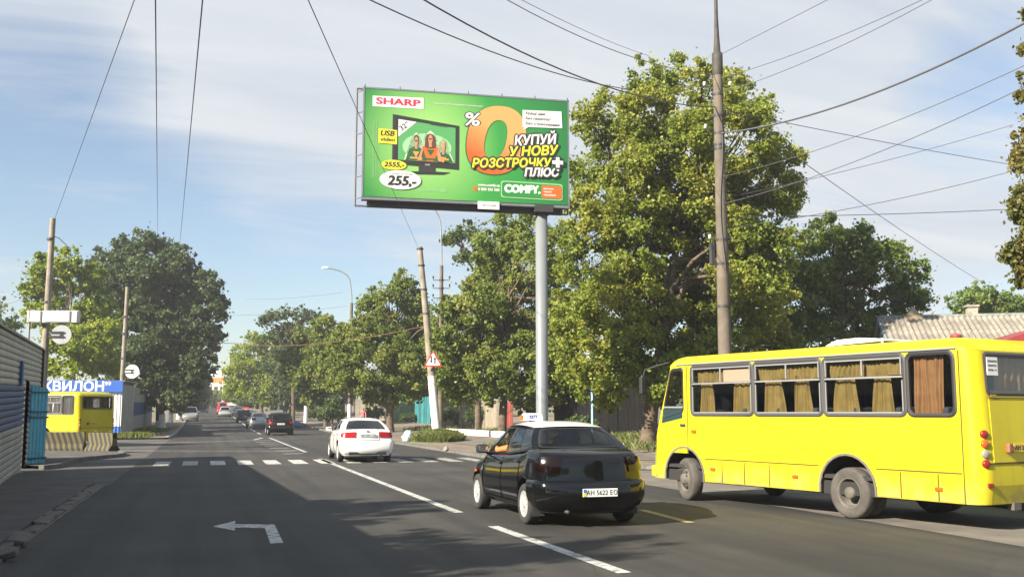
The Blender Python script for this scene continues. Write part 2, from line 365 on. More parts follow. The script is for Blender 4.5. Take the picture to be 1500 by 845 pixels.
# ------------------------------------------------------------------ the ground, the road, the pavements
def sheet(name, xs, ys, dz, m, kind='structure'):
    mb = MB()
    mb.grid(lambda a, b: (a, b, gz(a, b)+dz), xs, ys, sm=True)
    return mb.build(name, m, kind=kind)
ysl = [-60, -20, 0, 20, 40, 60, 80] + [90+4*i for i in range(60)] + [360, 420, 520, 700, 1000, 1600, 2600]
sheet('ground', [-1500, -600, -200, -80, -40, -20, -10, -5, 0, 5, 10, 11, 15, 20, 26, 33, 45, 80, 200, 600, 1500], ysl, -0.03, M_ground)
ROAD_L, ROAD_R = -2.05, 9.5
ysr = [-40, 0, 20, 40, 60, 80] + [90+3*i for i in range(100)]
road = sheet('road', [ROAD_L, 0, 4, ROAD_R], ysr, 0.0, M_asph)
road['label'] = 'grey asphalt street running away to the trees'
def mark(name, pts, m=None, lift=0.005):
    mb = MB()
    mb.poly([(p[0], p[1]) for p in pts], [], lambda a, b: (a, b, gz(a, b)+lift))
    me = mb.mesh(name, m or M_white_paint)
    for poly in me.polygons:
        pass
    o = link(name, me, road); return o
def strip(name, x0, y0, x1, y1, w, m=None, n=1):
    a = Vector((x0, y0)); b = Vector((x1, y1)); d = (b-a).normalized(); q = Vector((-d.y, d.x))*w/2
    mb = MB()
    mb.grid(lambda s, t: (*((a+(b-a)*t)+q*s), gz(*((a+(b-a)*t)+q*s))+0.005), [1, -1], [i/n for i in range(n+1)], flip=True)
    return mb.build(name, m or M_white_paint, road)
g = lambda u, v: (gp(u, v).x, gp(u, v).y)
mark('turn_arrow', [g(312, 771), g(345, 762.5), g(344, 767.5), g(402, 768), g(415, 795), g(396, 796), g(388, 773.5), g(344, 772.5), g(344, 777)], M_white_paint)
XL = 3.92
strip('lane_line', *g(915, 839), *g(722, 770.5), 0.16)
strip('lane_line', *g(672, 750.5), *g(469, 672), 0.16, n=4)
p0 = gp(448, 662)
strip('lane_line', p0.x, p0.y, 3.9, 160, 0.15, n=40)
strip('lane_line', *g(1012, 765.5), *g(940, 746.5), 0.14, m=M_bounce_paint)
CWY = 34.5
for i in range(13):
    x = -1.25 + 0.84*i
    if x > 9.2: break
    strip('crosswalk_stripe', x, CWY-1.35, x, CWY+1.45, 0.46, m=M_white_paint if 1 < i < 8 else M_old_paint)
# stop lines and the hatched island on the far side of the crossing
strip('stop_line', *g(165, 650.5), *g(372, 645), 0.35, m=M_old_paint, n=4)
strip('stop_line', *g(160, 660), *g(440, 660.5), 0.22, m=M_old_paint, n=4)
strip('lane_line', *g(372, 644), *g(400, 637.5), 0.2, m=M_white_paint)
for i in range(7):
    y = 41.5+i*3.3
    strip('hatch_stripe', 3.75, y, 2.95-0.12*i*0.5, y-0.25, 0.42, m=M_old_paint)

# left: kerb of separate stones, old asphalt walk, entrance apron with a curved kerb
mb = MB(); mb.grid(lambda a, b: (a, b, 0.07), [-9, -2.30], [-30, 24.6]); mb.box((-2.305, -2.7, 0.03), (0.02, 54.6, 0.075))
lw = mb.build('left_pavement', M_walk, kind='structure')
kerb = MB().box((-2.2, -2.7, 0.012), (0.30, 54.6, 0.03)).build('kerb', M_kerb, kind='structure')
ks = []
for v_ in range(4):
    mb = MB(); mb.bbox((0, 0, 0.0), (0.2, 0.97, 0.17), 0.025)
    for k in range(len(mb.v)):
        x, y, z = mb.v[k]; mb.v[k] = (x+random.uniform(-.018, .018), y+random.uniform(-.012, .012), z+(random.uniform(-.02, .008) if z > 0 else 0))
    ks.append(mb.mesh('kerb_stone', M_kerb))
for i in range(30):
    y = -4.5+i
    if y > 24.2: break
    if i in (17, 18): continue
    o = link('kerb_stone', ks[i % 4], kerb); o.location = (-2.2+random.uniform(-.02, .02), y, -0.012+random.uniform(-.02, .008)); o.rotation_euler = (random.uniform(-.02, .02), random.uniform(-.06, .06), random.uniform(-.03, .03))
for i in range(3):                           # broken bits of the kerb
    mb = MB(); mb.bbox((0, 0, 0), (random.uniform(.06, .16), random.uniform(.1, .3), .07), .02)
    o = mb.build('kerb_stone', M_kerb, kerb); o.location = (-2.15+random.uniform(-.2, .16), 12.0+random.uniform(0, 2.3), .05); o.rotation_euler = (random.uniform(-.3, .3), random.uniform(-.3, .3), random.uniform(0, 3))
# yard entrance and the corner kerb beyond it
mb = MB(); mb.grid(lambda a, b: (a, b, 0.004), [-40, -20, -2.0], [24.6, 40, 60, 95])
mb.build('yard', mat('yard_asphalt', (0.082, 0.077, 0.07), 0.9, var=0.35, scale=.8, bump=.4, bscale=25, detail=8), kind='structure')
cpts = [gp(60, 688), gp(85, 685), gp(110, 676.5), gp(140, 672.5), gp(168, 670), gp(181, 667.5), gp(176, 664.5)]
mb = MB()
for a, b in zip(cpts, cpts[1:]):
    pass
island = MB().poly([(p.x, p.y) for p in cpts]+[(-7.5, 45.5), (-9.5, 40)], [], lambda a, b: (a, b, 0.10))
lp = [(p.x, p.y) for p in cpts]
isl = island.build('corner_pavement', M_walk, kind='structure')
for a, b in zip(lp, lp[1:]):
    va, vb = Vector(a), Vector(b); L_ = (vb-va).length; n = max(1, round(L_/1.0)); ang = math.atan2(vb.y-va.y, vb.x-va.x)
    for k in range(n):
        c = va+(vb-va)*((k+.5)/n)
        o = MB().bbox((0, 0, .055), (L_/n*.985, .16, .15), .02).build('kerb_stone', M_kerb, isl); o.location = (c.x, c.y, 0); o.rotation_euler = (0, 0, ang)
# left verge beyond the yard
mb = MB(); mb.grid(lambda a, b: (a, b, gz(a, b)+0.09), [-7.5, -4, -2.2], [66, 80, 95]+[100+6*i for i in range(34)]); 
lv = mb.build('left_verge', M_dirt, kind='structure')
lk = MB()
lk.grid(lambda a, b: (-2.2+a*.16, b, gz(0, b)+(0.11 if abs(a) < .8 else -.02)), [-1, -.75, .75, 1], [66, 80, 95]+[100+6*i for i in range(34)])
lk.build('left_kerb', M_conc, kind='structure')

# right: bus bay apron, pavement, dirt verge
mb = MB(); mb.grid(lambda a, b: (a, b, 0.004+gz(a, b)*0.0), [ROAD_R-.02, 10.5, 12.8], [-30, 0, 20, 29.5])
mb.build('bus_bay', M_pave, kind='structure')
rk = MB()
rp_ = [(12.8, -30), (12.8, 23.5), (12.3, 26), (11.0, 28.4), (9.95, 30.2), (9.7, 33), (9.65, 45)] + [(9.65, 50+5*i) for i in range(50)]
mb = MB(); P = []
for i, (x, y) in enumerate(rp_):
    P += [(x, y, 0.10+gz(x, y)), (x+1.6, y, 0.10+gz(x+1.6, y)), (x+4.5, y, 0.11+gz(x+4.5, y)), (30, y, .12+gz(30, y))]
mb.add(P, [(4*i+j, 4*i+1+j, 4*i+5+j, 4*i+4+j) for i in range(len(rp_)-1) for j in range(3)], True)
mb.build('right_verge', M_dirt, kind='structure')
mb = MB(); P = []
for i, (x, y) in enumerate(rp_):
    P += [(x+1.9, y, 0.118+gz(x+1.9, y)), (x+4.3, y, 0.122+gz(x+4.3, y))]
mb.add(P, [(2*i, 2*i+1, 2*i+3, 2*i+2) for i in range(len(rp_)-1)], True)
mb.build('footpath', M_pave, kind='structure')
rkerb = MB(); P = []
for i, (x, y) in enumerate(rp_):
    for dx_, z in ((-.16, -.01), (-.14, .10), (-.01, .12), (.03, .09)): P.append((x+dx_, y, z+gz(x, y)))
rkerb.add(P, [(4*i+j, 4*i+1+j, 4*i+5+j, 4*i+4+j) for i in range(len(rp_)-1) for j in range(3)])
rko = rkerb.build('right_kerb', M_kerb, kind='structure')
# low pale kerb wall at the back of the footpath
a, b = gp(655, 634.5, .12), gp(742, 640.0, .12)
mb = MB(); d = (b-a); mid = (a+b)/2; mb.bbox((mid.x, mid.y, mid.z+.12), (d.xy.length, .25, .36), .03, M=Matrix.Rotation(math.atan2(d.y, d.x), 3, 'Z'))
tag(mb.build('low_wall', M_lime), 'low pale concrete edging behind the grass mound at the back of the footpath', 'edging')

# grass: tufts of blades as one stuff object
M_grass = leaf_mat('grass_blades', (0.085, 0.12, 0.025), (0.145, 0.18, 0.04), (0.25, 0.25, 0.09), 1.2, 0.4)
def grass(name, pts, h=0.25, w=0.012, label=None):
    n = len(pts); P = np.array(pts, float)
    a = rng.uniform(0, 2*np.pi, n); ln = rng.uniform(.5, 1.2, n)*h; lean = rng.uniform(.1, .8, n)*ln
    dx_, dy_ = np.cos(a), np.sin(a); wv = w*rng.uniform(.7, 1.5, n)
    V = np.empty((n, 4, 3)); 
    V[:, 0] = P + np.stack([-dy_*wv, dx_*wv, 0*a], 1); V[:, 1] = P + np.stack([dy_*wv, -dx_*wv, 0*a], 1)
    V[:, 2] = P + np.stack([dx_*lean*.45+dy_*wv*.7, dy_*lean*.45-dx_*wv*.7, ln*.65], 1)
    V[:, 3] = P + np.stack([dx_*lean, dy_*lean, ln*.95], 1)
    return raw_mesh(name, V.reshape(-1, 3), np.arange(n*4).reshape(n, 4), M_grass)
def raw_mesh(name, V, Fq, m):
    me = bpy.data.meshes.new(name); k = Fq.shape[1]
    me.vertices.add(len(V)); me.vertices.foreach_set('co', V.astype(np.float32).ravel())
    me.loops.add(Fq.size); me.loops.foreach_set('vertex_index', Fq.astype(np.int32).ravel())
    me.polygons.add(len(Fq)); me.polygons.foreach_set('loop_start', np.arange(0, Fq.size, k, dtype=np.int32))
    me.update(calc_edges=True); me.materials.append(m); return me
mc = base(641, 53)
def mound_z(x, y):
    d = math.hypot((x-mc.x)/1.35, (y-mc.y)/2.0); return .10+gz(x, y)+.36*max(0, 1-d*d)
mb = MB(); mb.grid(lambda r, t: (mc.x+r*1.4*math.cos(t), mc.y+r*2.1*math.sin(t), mound_z(mc.x+r*1.4*math.cos(t), mc.y+r*2.1*math.sin(t))), [0.01, .3, .6, .85, 1.0], [2*math.pi*i/20 for i in range(21)])
mb.build('earth_mound', M_ground, kind='structure')
pts = []
for _ in range(9000):
    r, t = math.sqrt(random.random()), random.uniform(0, 2*math.pi); x, y = mc.x+1.32*r*math.cos(t), mc.y+2.0*r*math.sin(t); pts.append((x, y, mound_z(x, y)-.02))
for (cx, cyy, n, s) in ((13.6, 26.5, 160, .3), (14.6, 36, 500, .5), (11.4, 40, 220, .25), (15.5, 47, 700, .8), (17.5, 42, 1500, 1.0), (18, 60, 1200, 1.2), (16, 75, 900, 1.2), (19.5, 55, 1600, 1.2), (15.6, 33, 500, .6)):
    for _ in range(n):
        x, y = random.gauss(cx, s), random.gauss(cyy, s*1.4)
        if x < 10.2: continue
        pts.append((x, y, gz(x, y)+.1))
for (cx, cyy, n, s) in ((-4.2, 68, 1200, .5), (-5.5, 76, 1500, .8), (-4.4, 84, 1500, .7), (-6.0, 66.5, 800, .5)):
    for _ in range(n):
        x, y = random.gauss(cx, s), random.gauss(cyy, s*2); 
        if x > -2.5: continue
        pts.append((x, y, gz(x, y)+.08))
tag(link('grass', grass('grass', pts, .34, .011)), 'long green grass on the mound and tufts along the dirt verge', 'grass', kind='stuff')
# ------------------------------------------------------------------ metal sided building on the left (its boards are parts)
M_sid = mat('siding_cream', (0.40, 0.38, 0.31), 0.6, var=0.18, scale=1.5)
M_sidb = mat('siding_blue', (0.035, 0.065, 0.15), 0.55, var=0.25, scale=1.5)
M_sidg = mat('siding_grey', (0.27, 0.265, 0.235), 0.6, var=0.2, scale=1.2)
A0, A1 = Vector((-3.1, 9.0)), Vector((-5.3, 37.2))
wd = (A1-A0); WL = wd.length; wang = math.atan2(wd.y, wd.x)
bld = thing('metal_building', 'long shed clad in cream boards with a dark blue middle band', 'building', (A0.x, A0.y, -.52), rot=(0, -.019, wang))
def board_mesh(L_, h, m):                    # one board: a shallow convex profile, local x along the wall, -y outwards
    mb = MB(); prof = [(0, 0.0), (0.012, -.022), (h*.35, -.034), (h*.75, -.024), (h-.016, -.006), (h-.004, 0.0)]
    mb.grid(lambda a, b: (a, -b[1]*-1, b[0]), [0, L_], prof, sm=False)
    return mb.mesh('siding_board', m)
BH, WH = 0.152, 3.65
nrow = 24
door_a, door_b = WL-6.0, WL-4.7             # doorway along the wall
SEG = 3.0
segs = [(i*SEG, SEG) for i in range(int(door_a//SEG))]
segs.append((segs[-1][0]+SEG, door_a-segs[-1][0]-SEG)); lastseg = (door_b, WL-door_b)
cache = {}
def put_board(x, L_, r):
    m = M_sidb if 9 <= r <= 15 else (M_sidg if r < 9 else M_sid)
    k = (round(L_, 2), m.name)
    if k not in cache: cache[k] = board_mesh(L_-.006, BH, m)
    o = link('siding_board', cache[k], bld); o.location = (x, random.uniform(-.003, .003), r*BH)
for r in range(nrow):
    for x, L_ in segs + [lastseg]: put_board(x, L_, r)
    if r >= 17: put_board(door_a, door_b-door_a, r)
mb = MB()
mb.box((WL/2-(WL-door_a)/2, .17, WH/2), (door_a, .2, WH-.02)); mb.box(((door_b+WL)/2, .17, WH/2), (WL-door_b, .2, WH-.02)); mb.box(((door_a+door_b)/2, .17, 3.1), (door_b-door_a, .2, 1.06))
mb.build('wall', M_sidg, bld)
mb = MB(); mb.box((WL/2, 0.0, WH+.02), (WL+.04, .16, .05)); mb.build('coping', M_sidg, bld)
mb = MB(); mb.box((WL+.03, .05, WH/2), (.07, .3, WH)); mb.build('corner_post', mat('corner_post', (.05, .05, .05), .7), bld)
mb = MB(); mb.bbox((door_a-2.0, -.07, 2.75), (.42, .06, .62), .01); mb.build('notice_board', mat('notice_blue', (.045, .09, .24), .5), bld)
mb = MB(); mb.box((door_a/2, -.06, .06), (door_a, .12, .12)); mb.build('plinth', M_conc, bld)
M_cyan = mat('cyan_gate_paint', (0.075, 0.36, 0.50), 0.45, var=0.2, scale=5)
gp0 = base(43.5, 30.6); gp1 = base(69, 31.4); gd = gp1-gp0; gl = gd.xy.length
gate = thing('metal_gate', 'open bright cyan ribbed metal gate leaf at the corner of the shed', 'gate', (gp0.x, gp0.y, 0), math.atan2(gd.y, gd.x))
for i in range(5):
    mb = MB(); w = gl/5; mb.add([(i*w+.004, 0, 0), (i*w+w*.25, -.03, 0), (i*w+w*.75, -.03, 0), (i*w+w-.004, 0, 0), (i*w+.004, 0, 2.33-.02*i), (i*w+w*.25, -.03, 2.33-.02*i), (i*w+w*.75, -.03, 2.32-.02*i), (i*w+w-.004, 0, 2.31-.02*i)], [(0, 1, 5, 4), (1, 2, 6, 5), (2, 3, 7, 6), (0, 4, 7, 3)])
    o = mb.build('gate_rib', M_cyan, gate); o.location = (0, 0, .08)
for z in (.25, 1.62, 1.46, 2.2):
    mb = MB(); mb.box((gl/2, -.045, z), (gl+.02, .025, .05)); mb.build('gate_rail', mat('gate_rail_paint', (.02, .06, .11), .5), gate)

# ------------------------------------------------------------------ kiosk behind the parked minibus
K = base(178, 65); KW, KH = 7.4, 3.62
kio = thing('kiosk', 'white corrugated kiosk with a blue lettered fascia behind the parked yellow minibus', 'kiosk', (K.x, K.y, 0), -YAW*.45)
M_kblue = mat('kiosk_blue', (0.035, 0.12, 0.46), 0.45, var=.1, scale=1)
def corr(name, x0, x1, z0, z1, pitch, dep, m, parent, y=0.0):
    mb = MB(); n = int((x1-x0)/pitch*4); xs = [x0+(x1-x0)*i/n for i in range(n+1)]
    mb.grid(lambda a, b: (a, y-dep*(1 if int(round((a-x0)/(x1-x0)*n)) % 4 in (1, 2) else 0), b), xs, [z0, z1], sm=False)
    return mb.build(name, m, parent)
for i in range(3):
    a = -KW+i*KW/3
    corr('wall_panel', a+.01, a+KW/3-.01, .75, 2.85, .2, .035, M_white, kio)
    corr('plinth_panel', a+.01, a+KW/3-.01, .0, .74, .2, .035, M_kblue, kio)
mb = MB(); mb.box((-KW/2, 2.0, KH/2-.1), (KW-.1, 3.9, KH-.3)); mb.build('wall', M_sidg, kio)
mb = MB(); mb.bbox((-KW/2, -.06, 3.23), (KW+.1, .22, .74), .02); mb.build('fascia', M_kblue, kio)
ko_ = link('lettering', embolden(text_mesh('“АКВИЛОН”', .80, mat('sign_white', (.8, .8, .8), .5), align='RIGHT', sx=1.08), .024), kio); ko_.location = (-.66, -.18, 3.20); ko_.rotation_euler = (math.pi/2, 0, 0)
mb = MB(); mb.box((-KW/2, 2.0, KH-.04), (KW+.3, 4.3, .06)); mb.build('roof', M_sidg, kio)

# grey corrugated yard fence beyond the kiosk, along the pavement
f0, f1 = base(179, 66), base(222, 104); d = f1-f0; FL = d.xy.length
yf = thing('yard_fence', 'grey corrugated yard fence with a dark blue band beyond the kiosk', 'fence', (f0.x, f0.y, 0), math.atan2(d.y, d.x))
nF = 9
for i in range(nF):
    a, b = FL*i/nF+.02, FL*(i+1)/nF-.02; z = gz(0, f0.y+d.y*(i+.5)/nF); h = 3.45-(.5 if i > 3 else 0)
    o = [corr('fence_panel', a, b, z, z+1.35, .3, .05, M_sidg, yf), corr('fence_panel', a, b, z+1.35, z+2.35, .3, .05, M_sidb, yf), corr('fence_panel', a, b, z+2.35, z+h, .3, .05, M_sidg, yf)]
    mb = MB(); mb.box((a, .06, z+h/2), (.09, .09, h)); mb.build('fence_post', M_dark, yf)

# concrete barriers with painted stripes, their colours darkened for the shed's shade
def stripe_mat():
    m = bpy.data.materials.new('shaded_striped_paint'); m.use_nodes = True; n = m.node_tree.nodes; L = m.node_tree.links; b = n['Principled BSDF']
    t = n.new('ShaderNodeTexCoord'); w = n.new('ShaderNodeTexWave'); w.inputs['Scale'].default_value = 1.5; w.inputs['Distortion'].default_value = .25; w.inputs['Detail'].default_value = 2
    mpp = n.new('ShaderNodeMapping'); mpp.inputs['Rotation'].default_value = (0, R(20), 0); L.new(t.outputs['Object'], mpp.inputs[0]); L.new(mpp.outputs[0], w.inputs['Vector'])
    r = n.new('ShaderNodeValToRGB'); r.color_ramp.interpolation = 'CONSTANT'; L.new(w.outputs['Fac'], r.inputs[0])
    r.color_ramp.elements[0].color = (.03, .03, .028, 1); r.color_ramp.elements[1].position = .5; r.color_ramp.elements[1].color = (.115, .095, .04, 1)
    L.new(r.outputs[0], b.inputs['Base Color']); b.inputs['Roughness'].default_value = .85; return m
M_str = stripe_mat()
def barrier(u, depth, L_, rz, label):
    p = base(u, depth); t = thing('concrete_barrier', label, 'barrier', p, rz, 'striped barriers in front of the parked minibus')
    mb = MB(); pr = [(-.3, 0), (.3, 0), (.3, .14), (.14, .32), (.11, .80), (-.11, .80), (-.14, .32), (-.3, .14)]
    mb.prism(pr, lambda a, b, dd: (dd-L_/2, a, b), L_); me = mb.mesh('block', M_str); link('block', me, t)
    for s in (-1, 1):
        mb = MB(); mb.tube([(s*L_*.3-.06, 0, .79), (s*L_*.3-.06, 0, .87), (s*L_*.3+.06, 0, .87), (s*L_*.3+.06, 0, .79)], .012, 6); mb.build('lifting_loop', M_rust, t)
    return t
barrier(97, 43, 1.6, R(-8), 'longer striped concrete barrier beside the cyan gate')
barrier(152, 41.5, 1.25, R(-38), 'shorter striped concrete barrier turned askew nearer the road')

# ------------------------------------------------------------------ poles
def pole_parts(t, H, r0, r1, lime=0.0, lean=(0, 0), m=None):
    mb = MB(); n = 9
    mb.tube([(lean[0]*H*i/n, lean[1]*H*i/n, H*i/n) for i in range(n+1)], [r0+(r1-r0)*i/n for i in range(n+1)], 14)
    mb.build('shaft', m or M_pole, t)
    if lime:
        mb = MB(); mb.tube([(lean[0]*z, lean[1]*z, z) for z in (0.02, lime)], [r0+.006, r0+(r1-r0)*lime/H+.006], 14); mb.build('whitewash_band', M_lime, t)
def bracket(t, z, r, sides, L_=.45, m=None):
    mb = MB(); mb.tube([(0, 0, z-.05), (0, 0, z+.05)], [r+.015]*2, 12)
    mb.build('clamp', m or M_dark, t)
    for s in sides:
        mb = MB(); mb.tube([(0, s*r*.5, z), (0, s*L_, z)], .022, 6); mb.tube([(0, s*L_, z-.01), (0, s*L_, z+.10)], .014, 6); mb.build('insulator_arm', M_dark, t)
        mb = MB(); mb.lathe([(0.02, 0), (.05, .01), (.035, .05), (.05, .06), (.03, .11), (0.0, .12)], 10, Matrix.Translation((0, s*L_, z+.09))); mb.build('insulator', M_porc, t)
def top_of(u, v, depth, b):                 # height so that the top is seen at (u, v)
    return dp(u, v, depth).z - b.z
# big concrete pole behind the bus
D = 25.0; b = base(1064.5, D); H = top_of(1050, 80, D, b); tp = dp(1050.5, 80, D)
lean = ((tp.x-b.x)/H, (tp.y-b.y)/H)
bp_ = thing('utility_pole', 'tall weathered concrete pole with a steel spike behind the yellow bus', 'utility pole', b, 0)
pole_parts(bp_, H, .185, .115, 0, lean)
mb = MB(); off = Vector((lean[0]*H, lean[1]*H, H))
mb.lathe([(.125, -.55), (.135, -.5), (.135, .02), (.09, .05), (.062, .5), (.045, 1.0), (.04, 3.2), (0, 3.22)], 14, Matrix.Translation(off)); mb.build('steel_spike', mat('spike_steel', (.045, .04, .036), .7, var=.4, scale=6), bp_)
for z in (H-1.05, H-1.6, H-2.05, H-2.35, H-2.45, H-4.75, H-5.35, H-6.4, H-8.0, H-9.3):
    r = .185+(.115-.185)*z/H; x, y = lean[0]*z, lean[1]*z
    mb = MB(); mb.tube([(x, y, z-.03), (x, y, z+.03)], r+.012, 12); mb.build('clamp', M_dark if z > H-9 else M_rust, bp_)
for z, L_, s in ((H-.85, .34, -1), (H-.85, .3, 1), (H-1.6, .22, 1), (H-1.95, .34, -1), (H-2.15, .3, 1), (H-4.75, .3, -1), (H-4.8, .2, 1)):
    x, y = lean[0]*z, lean[1]*z; q = RGT*s
    mb = MB(); mb.tube([Vector((x, y, z))+q*.08, Vector((x, y, z))+q*L_, Vector((x, y, z+.05))+q*L_], .016, 6); mb.build('insulator_arm', M_dark, bp_)
    mb = MB(); mb.lathe([(.015, 0), (.045, .01), (.03, .05), (.045, .06), (.03, .1), (0, .11)], 10, Matrix.Translation(Vector((x, y, z+.03))+q*L_)); mb.build('insulator', M_porc if L_ > .25 else M_dark, bp_)
mb = MB(); x, y = lean[0]*(H-5.05), lean[1]*(H-5.05); mb.bbox((x-RGT.x*.25, y-RGT.y*.25, H-5.1), (.12, .12, .55), .02); mb.build('junction_box', M_dark, bp_)
mb = MB(); q = RGT*.0-FWD*.15
mb.tube([Vector((lean[0]*z, lean[1]*z, z))+RGT*(.05*math.sin(z*1.7))-FWD*(.2-.007*z) for z in [H-1.7-.35*i for i in range(12)]], .011, 5); mb.build('down_lead', M_wire, bp_)

# leaning pole with the warning sign
D = 54.5; b = base(641, D); b.z = mound_z(b.x, b.y)-.05; tp = dp(615, 362, D); H = tp.z-b.z; lean = ((tp.x-b.x)/H, (tp.y-b.y)/H)
lp_ = thing('leaning_pole', 'old concrete pole leaning left out of the grass mound, whitewashed at its foot', 'utility pole', b)
pole_parts(lp_, H, .24, .14, 3.3, lean, M_pale_pole)
for z in (H-.1, H-1.0, H-2.3, H-3.6):
    mb = MB(); x, y = lean[0]*z, lean[1]*z; mb.tube([(x, y, z-.04), (x, y, z+.04)], .19, 10); mb.build('clamp', M_dark, lp_)
sc_ = dp(634.5, 527, D-.45)
sg = thing('warning_sign', 'red bordered triangular two way traffic sign fixed to the leaning pole', 'road sign', sc_, -YAW)
s_ = .98; tri = [(-s_/2, -s_*.36), (s_/2, -s_*.36), (0, s_*.51)]
fn = lambda dd: (lambda a, b2, e: (a, -e-dd, b2))
MB().prism(rpoly(tri, .07), fn(0), .02).build('plate', mat('sign_red', (.55, .03, .035), .4), sg)
tri2 = [(x*.76, y*.76-.004) for x, y in tri]
MB().prism(rpoly(tri2, .03), fn(.02), .004).build('sign_face', M_white, sg)
for sx, up in ((-.095, -1), (.095, 1)):
    ar = [(sx-.04, -.22), (sx+.04, -.22), (sx+.04, .03), (sx+.085, .03), (sx, .17), (sx-.085, .03), (sx-.04, .03)]
    if up < 0: ar = [(x, -.02-y) for x, y in ar][::-1]
    MB().prism(ar, fn(.024), .004).build('arrow', M_black, sg)
mb = MB(); mb.tube([(0, .02, -.3), (0, .02, .3)], .02, 6); mb.tube([(0, 0.0, 0), (0, .3, 0)], .02, 6); mb.build('sign_bracket', M_dark, sg)

# street lamps
def lamp(u, depth, vtop, label, H_shaft, arm, lime=1.9, lamp_dir=-1, r0=.15, pole_m=None, reach=1.6):
    b = base(u, depth); t = thing('street_lamp', label, 'street lamp', b, -YAW, 'street lamps along the right verge')
    Ht = top_of(u, vtop, depth, b); Hs = H_shaft
    pole_parts(t, Hs, r0, r0*.72, lime, m=pole_m)
    pts = [(0, 0, Hs-.6), (0, 0, Hs+.2*(Ht-Hs)), (lamp_dir*.06*reach, 0, Hs+.6*(Ht-Hs))]
    for i in range(1, 7):
        a = i/6*math.pi*.44; pts.append((lamp_dir*(.06*reach+reach*.9*(1-math.cos(a))), 0, Hs+(Ht-Hs)*(.6+.4*math.sin(a)/math.sin(math.pi*.44))))
    mb = MB(); mb.tube(pts, .045, 8); mb.build('arm', M_steel, t)
    e = Vector(pts[-1]); 
    mb = MB(); mb.lathe([(0, .14), (.09, .12), (.14, .02), (.15, -.03), (0, -.04)], 12, Matrix.Translation(e+Vector((lamp_dir*.25, 0, 0))) @ Matrix.Diagonal((2.1, 1, 1, 1))); mb.build('lamp_head', M_white, t)
    return t
lamp(512, 75, 393, 'street lamp with a tall curved arm standing behind the white sedan', 9.6, 1.5, 2.2, reach=2.2)
lamp(416, 140, 503, 'farthest street lamp, its pole rising behind the black hatchback', 8.3, 1.5, 0, reach=2.4)
lt = lamp(645, 62, 300, 'tall street lamp right behind the leaning pole, dark insulator arms on it', 10.4, 1.2, 0, reach=1.1)
for z in (8.4, 9.0, 9.5): bracket(lt, z, .13, (), .4)
for z in (8.4, 9.0, 9.5):
    for s in (-1, 1):
        mb = MB(); mb.tube([(s*.06, 0, z), (s*.5, 0, z), (s*.5, 0, z+.12)], .025, 6); mb.build('insulator_arm', M_dark, lt)
        mb = MB(); mb.lathe([(.02, 0), (.06, .02), (.04, .08), (.06, .1), (.03, .16), (0, .17)], 8, Matrix.Translation((s*.5, 0, z+.1))); mb.build('insulator', M_dark, lt)
# dark pole far on the right verge
b = base(448, 113); t = thing('utility_pole', 'dark slender pole with whitewashed foot between the far right trees', 'utility pole', b)
pole_parts(t, top_of(448, 486, 113, b), .2, .13, 2.0, m=mat('dark_wood', (.11, .10, .085), .9, var=.3, scale=3)); bracket(t, 8.6, .14, (-1, 1), .5)
# left poles
b = base(60, 43); LP1 = thing('utility_pole', 'concrete pole rising behind the cream shed, white box sign on it', 'utility pole', b)
H1 = top_of(62, 320, 43, b); pole_parts(LP1, H1, .17, .115, 0, (.0055, 0), M_pale_pole)
for z in (H1-.9, H1-3.6, H1-4.6): bracket(LP1, z, .13, (), .4)
mb = MB(); mb.tube([(.05, 0, H1-.75), (.35, -.1, H1-.85), (.75, -.25, H1-1.25)], .022, 6); mb.build('side_arm', M_dark, LP1)
b = base(176, 71); LP2 = thing('utility_pole', 'slim concrete pole standing at the right end of the kiosk', 'utility pole', b)
H2 = top_of(178, 420, 71, b); pole_parts(LP2, H2, .17, .12, 0, (.01, 0), M_pale_pole); bracket(LP2, H2-2.1, .14, (), .3); bracket(LP2, H2-3.3, .14, (-1, 1), .3); bracket(LP2, H2-5, .14, (), .3)
# white box sign on the left pole
p = dp(77, 463.5, 42.6); t = thing('box_sign', 'blank white box sign mounted across the concrete pole behind the shed', 'sign', p, -YAW)
MB().bbox((.0, .12, 0), (2.15, .22, .5), .02).build('sign_box', mat('sign_shell', (.55, .55, .54), .5, var=.15, scale=2), t)
MB().box((.18, -.005, 0), (1.0, .03, .42)).build('sign_face', mat('sign_face_blank', (.66, .68, .72), .4), t); MB().box((-.75, -.005, 0), (.42, .03, .42)).build('sign_face', M_white, t)
for x in (-.98, -.5, .72, 1.02):
    MB().box((x, -.025, 0), (.03, .03, .5)).build('sign_rib', M_steel, t)
mb = MB(); mb.tube([(-1.0, .1, -.25), (-1.0, .1, -1.2)], .05, 6); mb.build('strut', M_steel, t)
def disc_sign(u, v, depth, r, label, white):
    p = dp(u, v, depth); t = thing('round_sign', label, 'sign', p, -YAW+R(8))
    mb = MB(); mb.lathe([(0, -.02), (r, -.02), (r, .02), (0, .02)], 28, Matrix.Rotation(math.pi/2, 4, 'X'), sm=False); mb.build('disc', M_white if white else mat('zinc_plate', (.36, .37, .39), .55, var=.15, scale=3), t)
    for z in (-.1, .12):
        mb = MB(); mb.box((-.25*r*2, -.05, z*r*2), (r*1.5, .05, .06)); mb.build('sign_bracket', M_dark, t)
    mb = MB(); mb.box((-.02, -.05, 0), (.06, .05, r*.6)); mb.build('sign_bracket', M_dark, t)
disc_sign(90, 490, 42.5, .40, 'grey round sign seen from behind on the pole by the shed', False)
disc_sign(193.5, 544, 69, .46, 'white round sign seen from behind beside the slim pole at the kiosk', True)

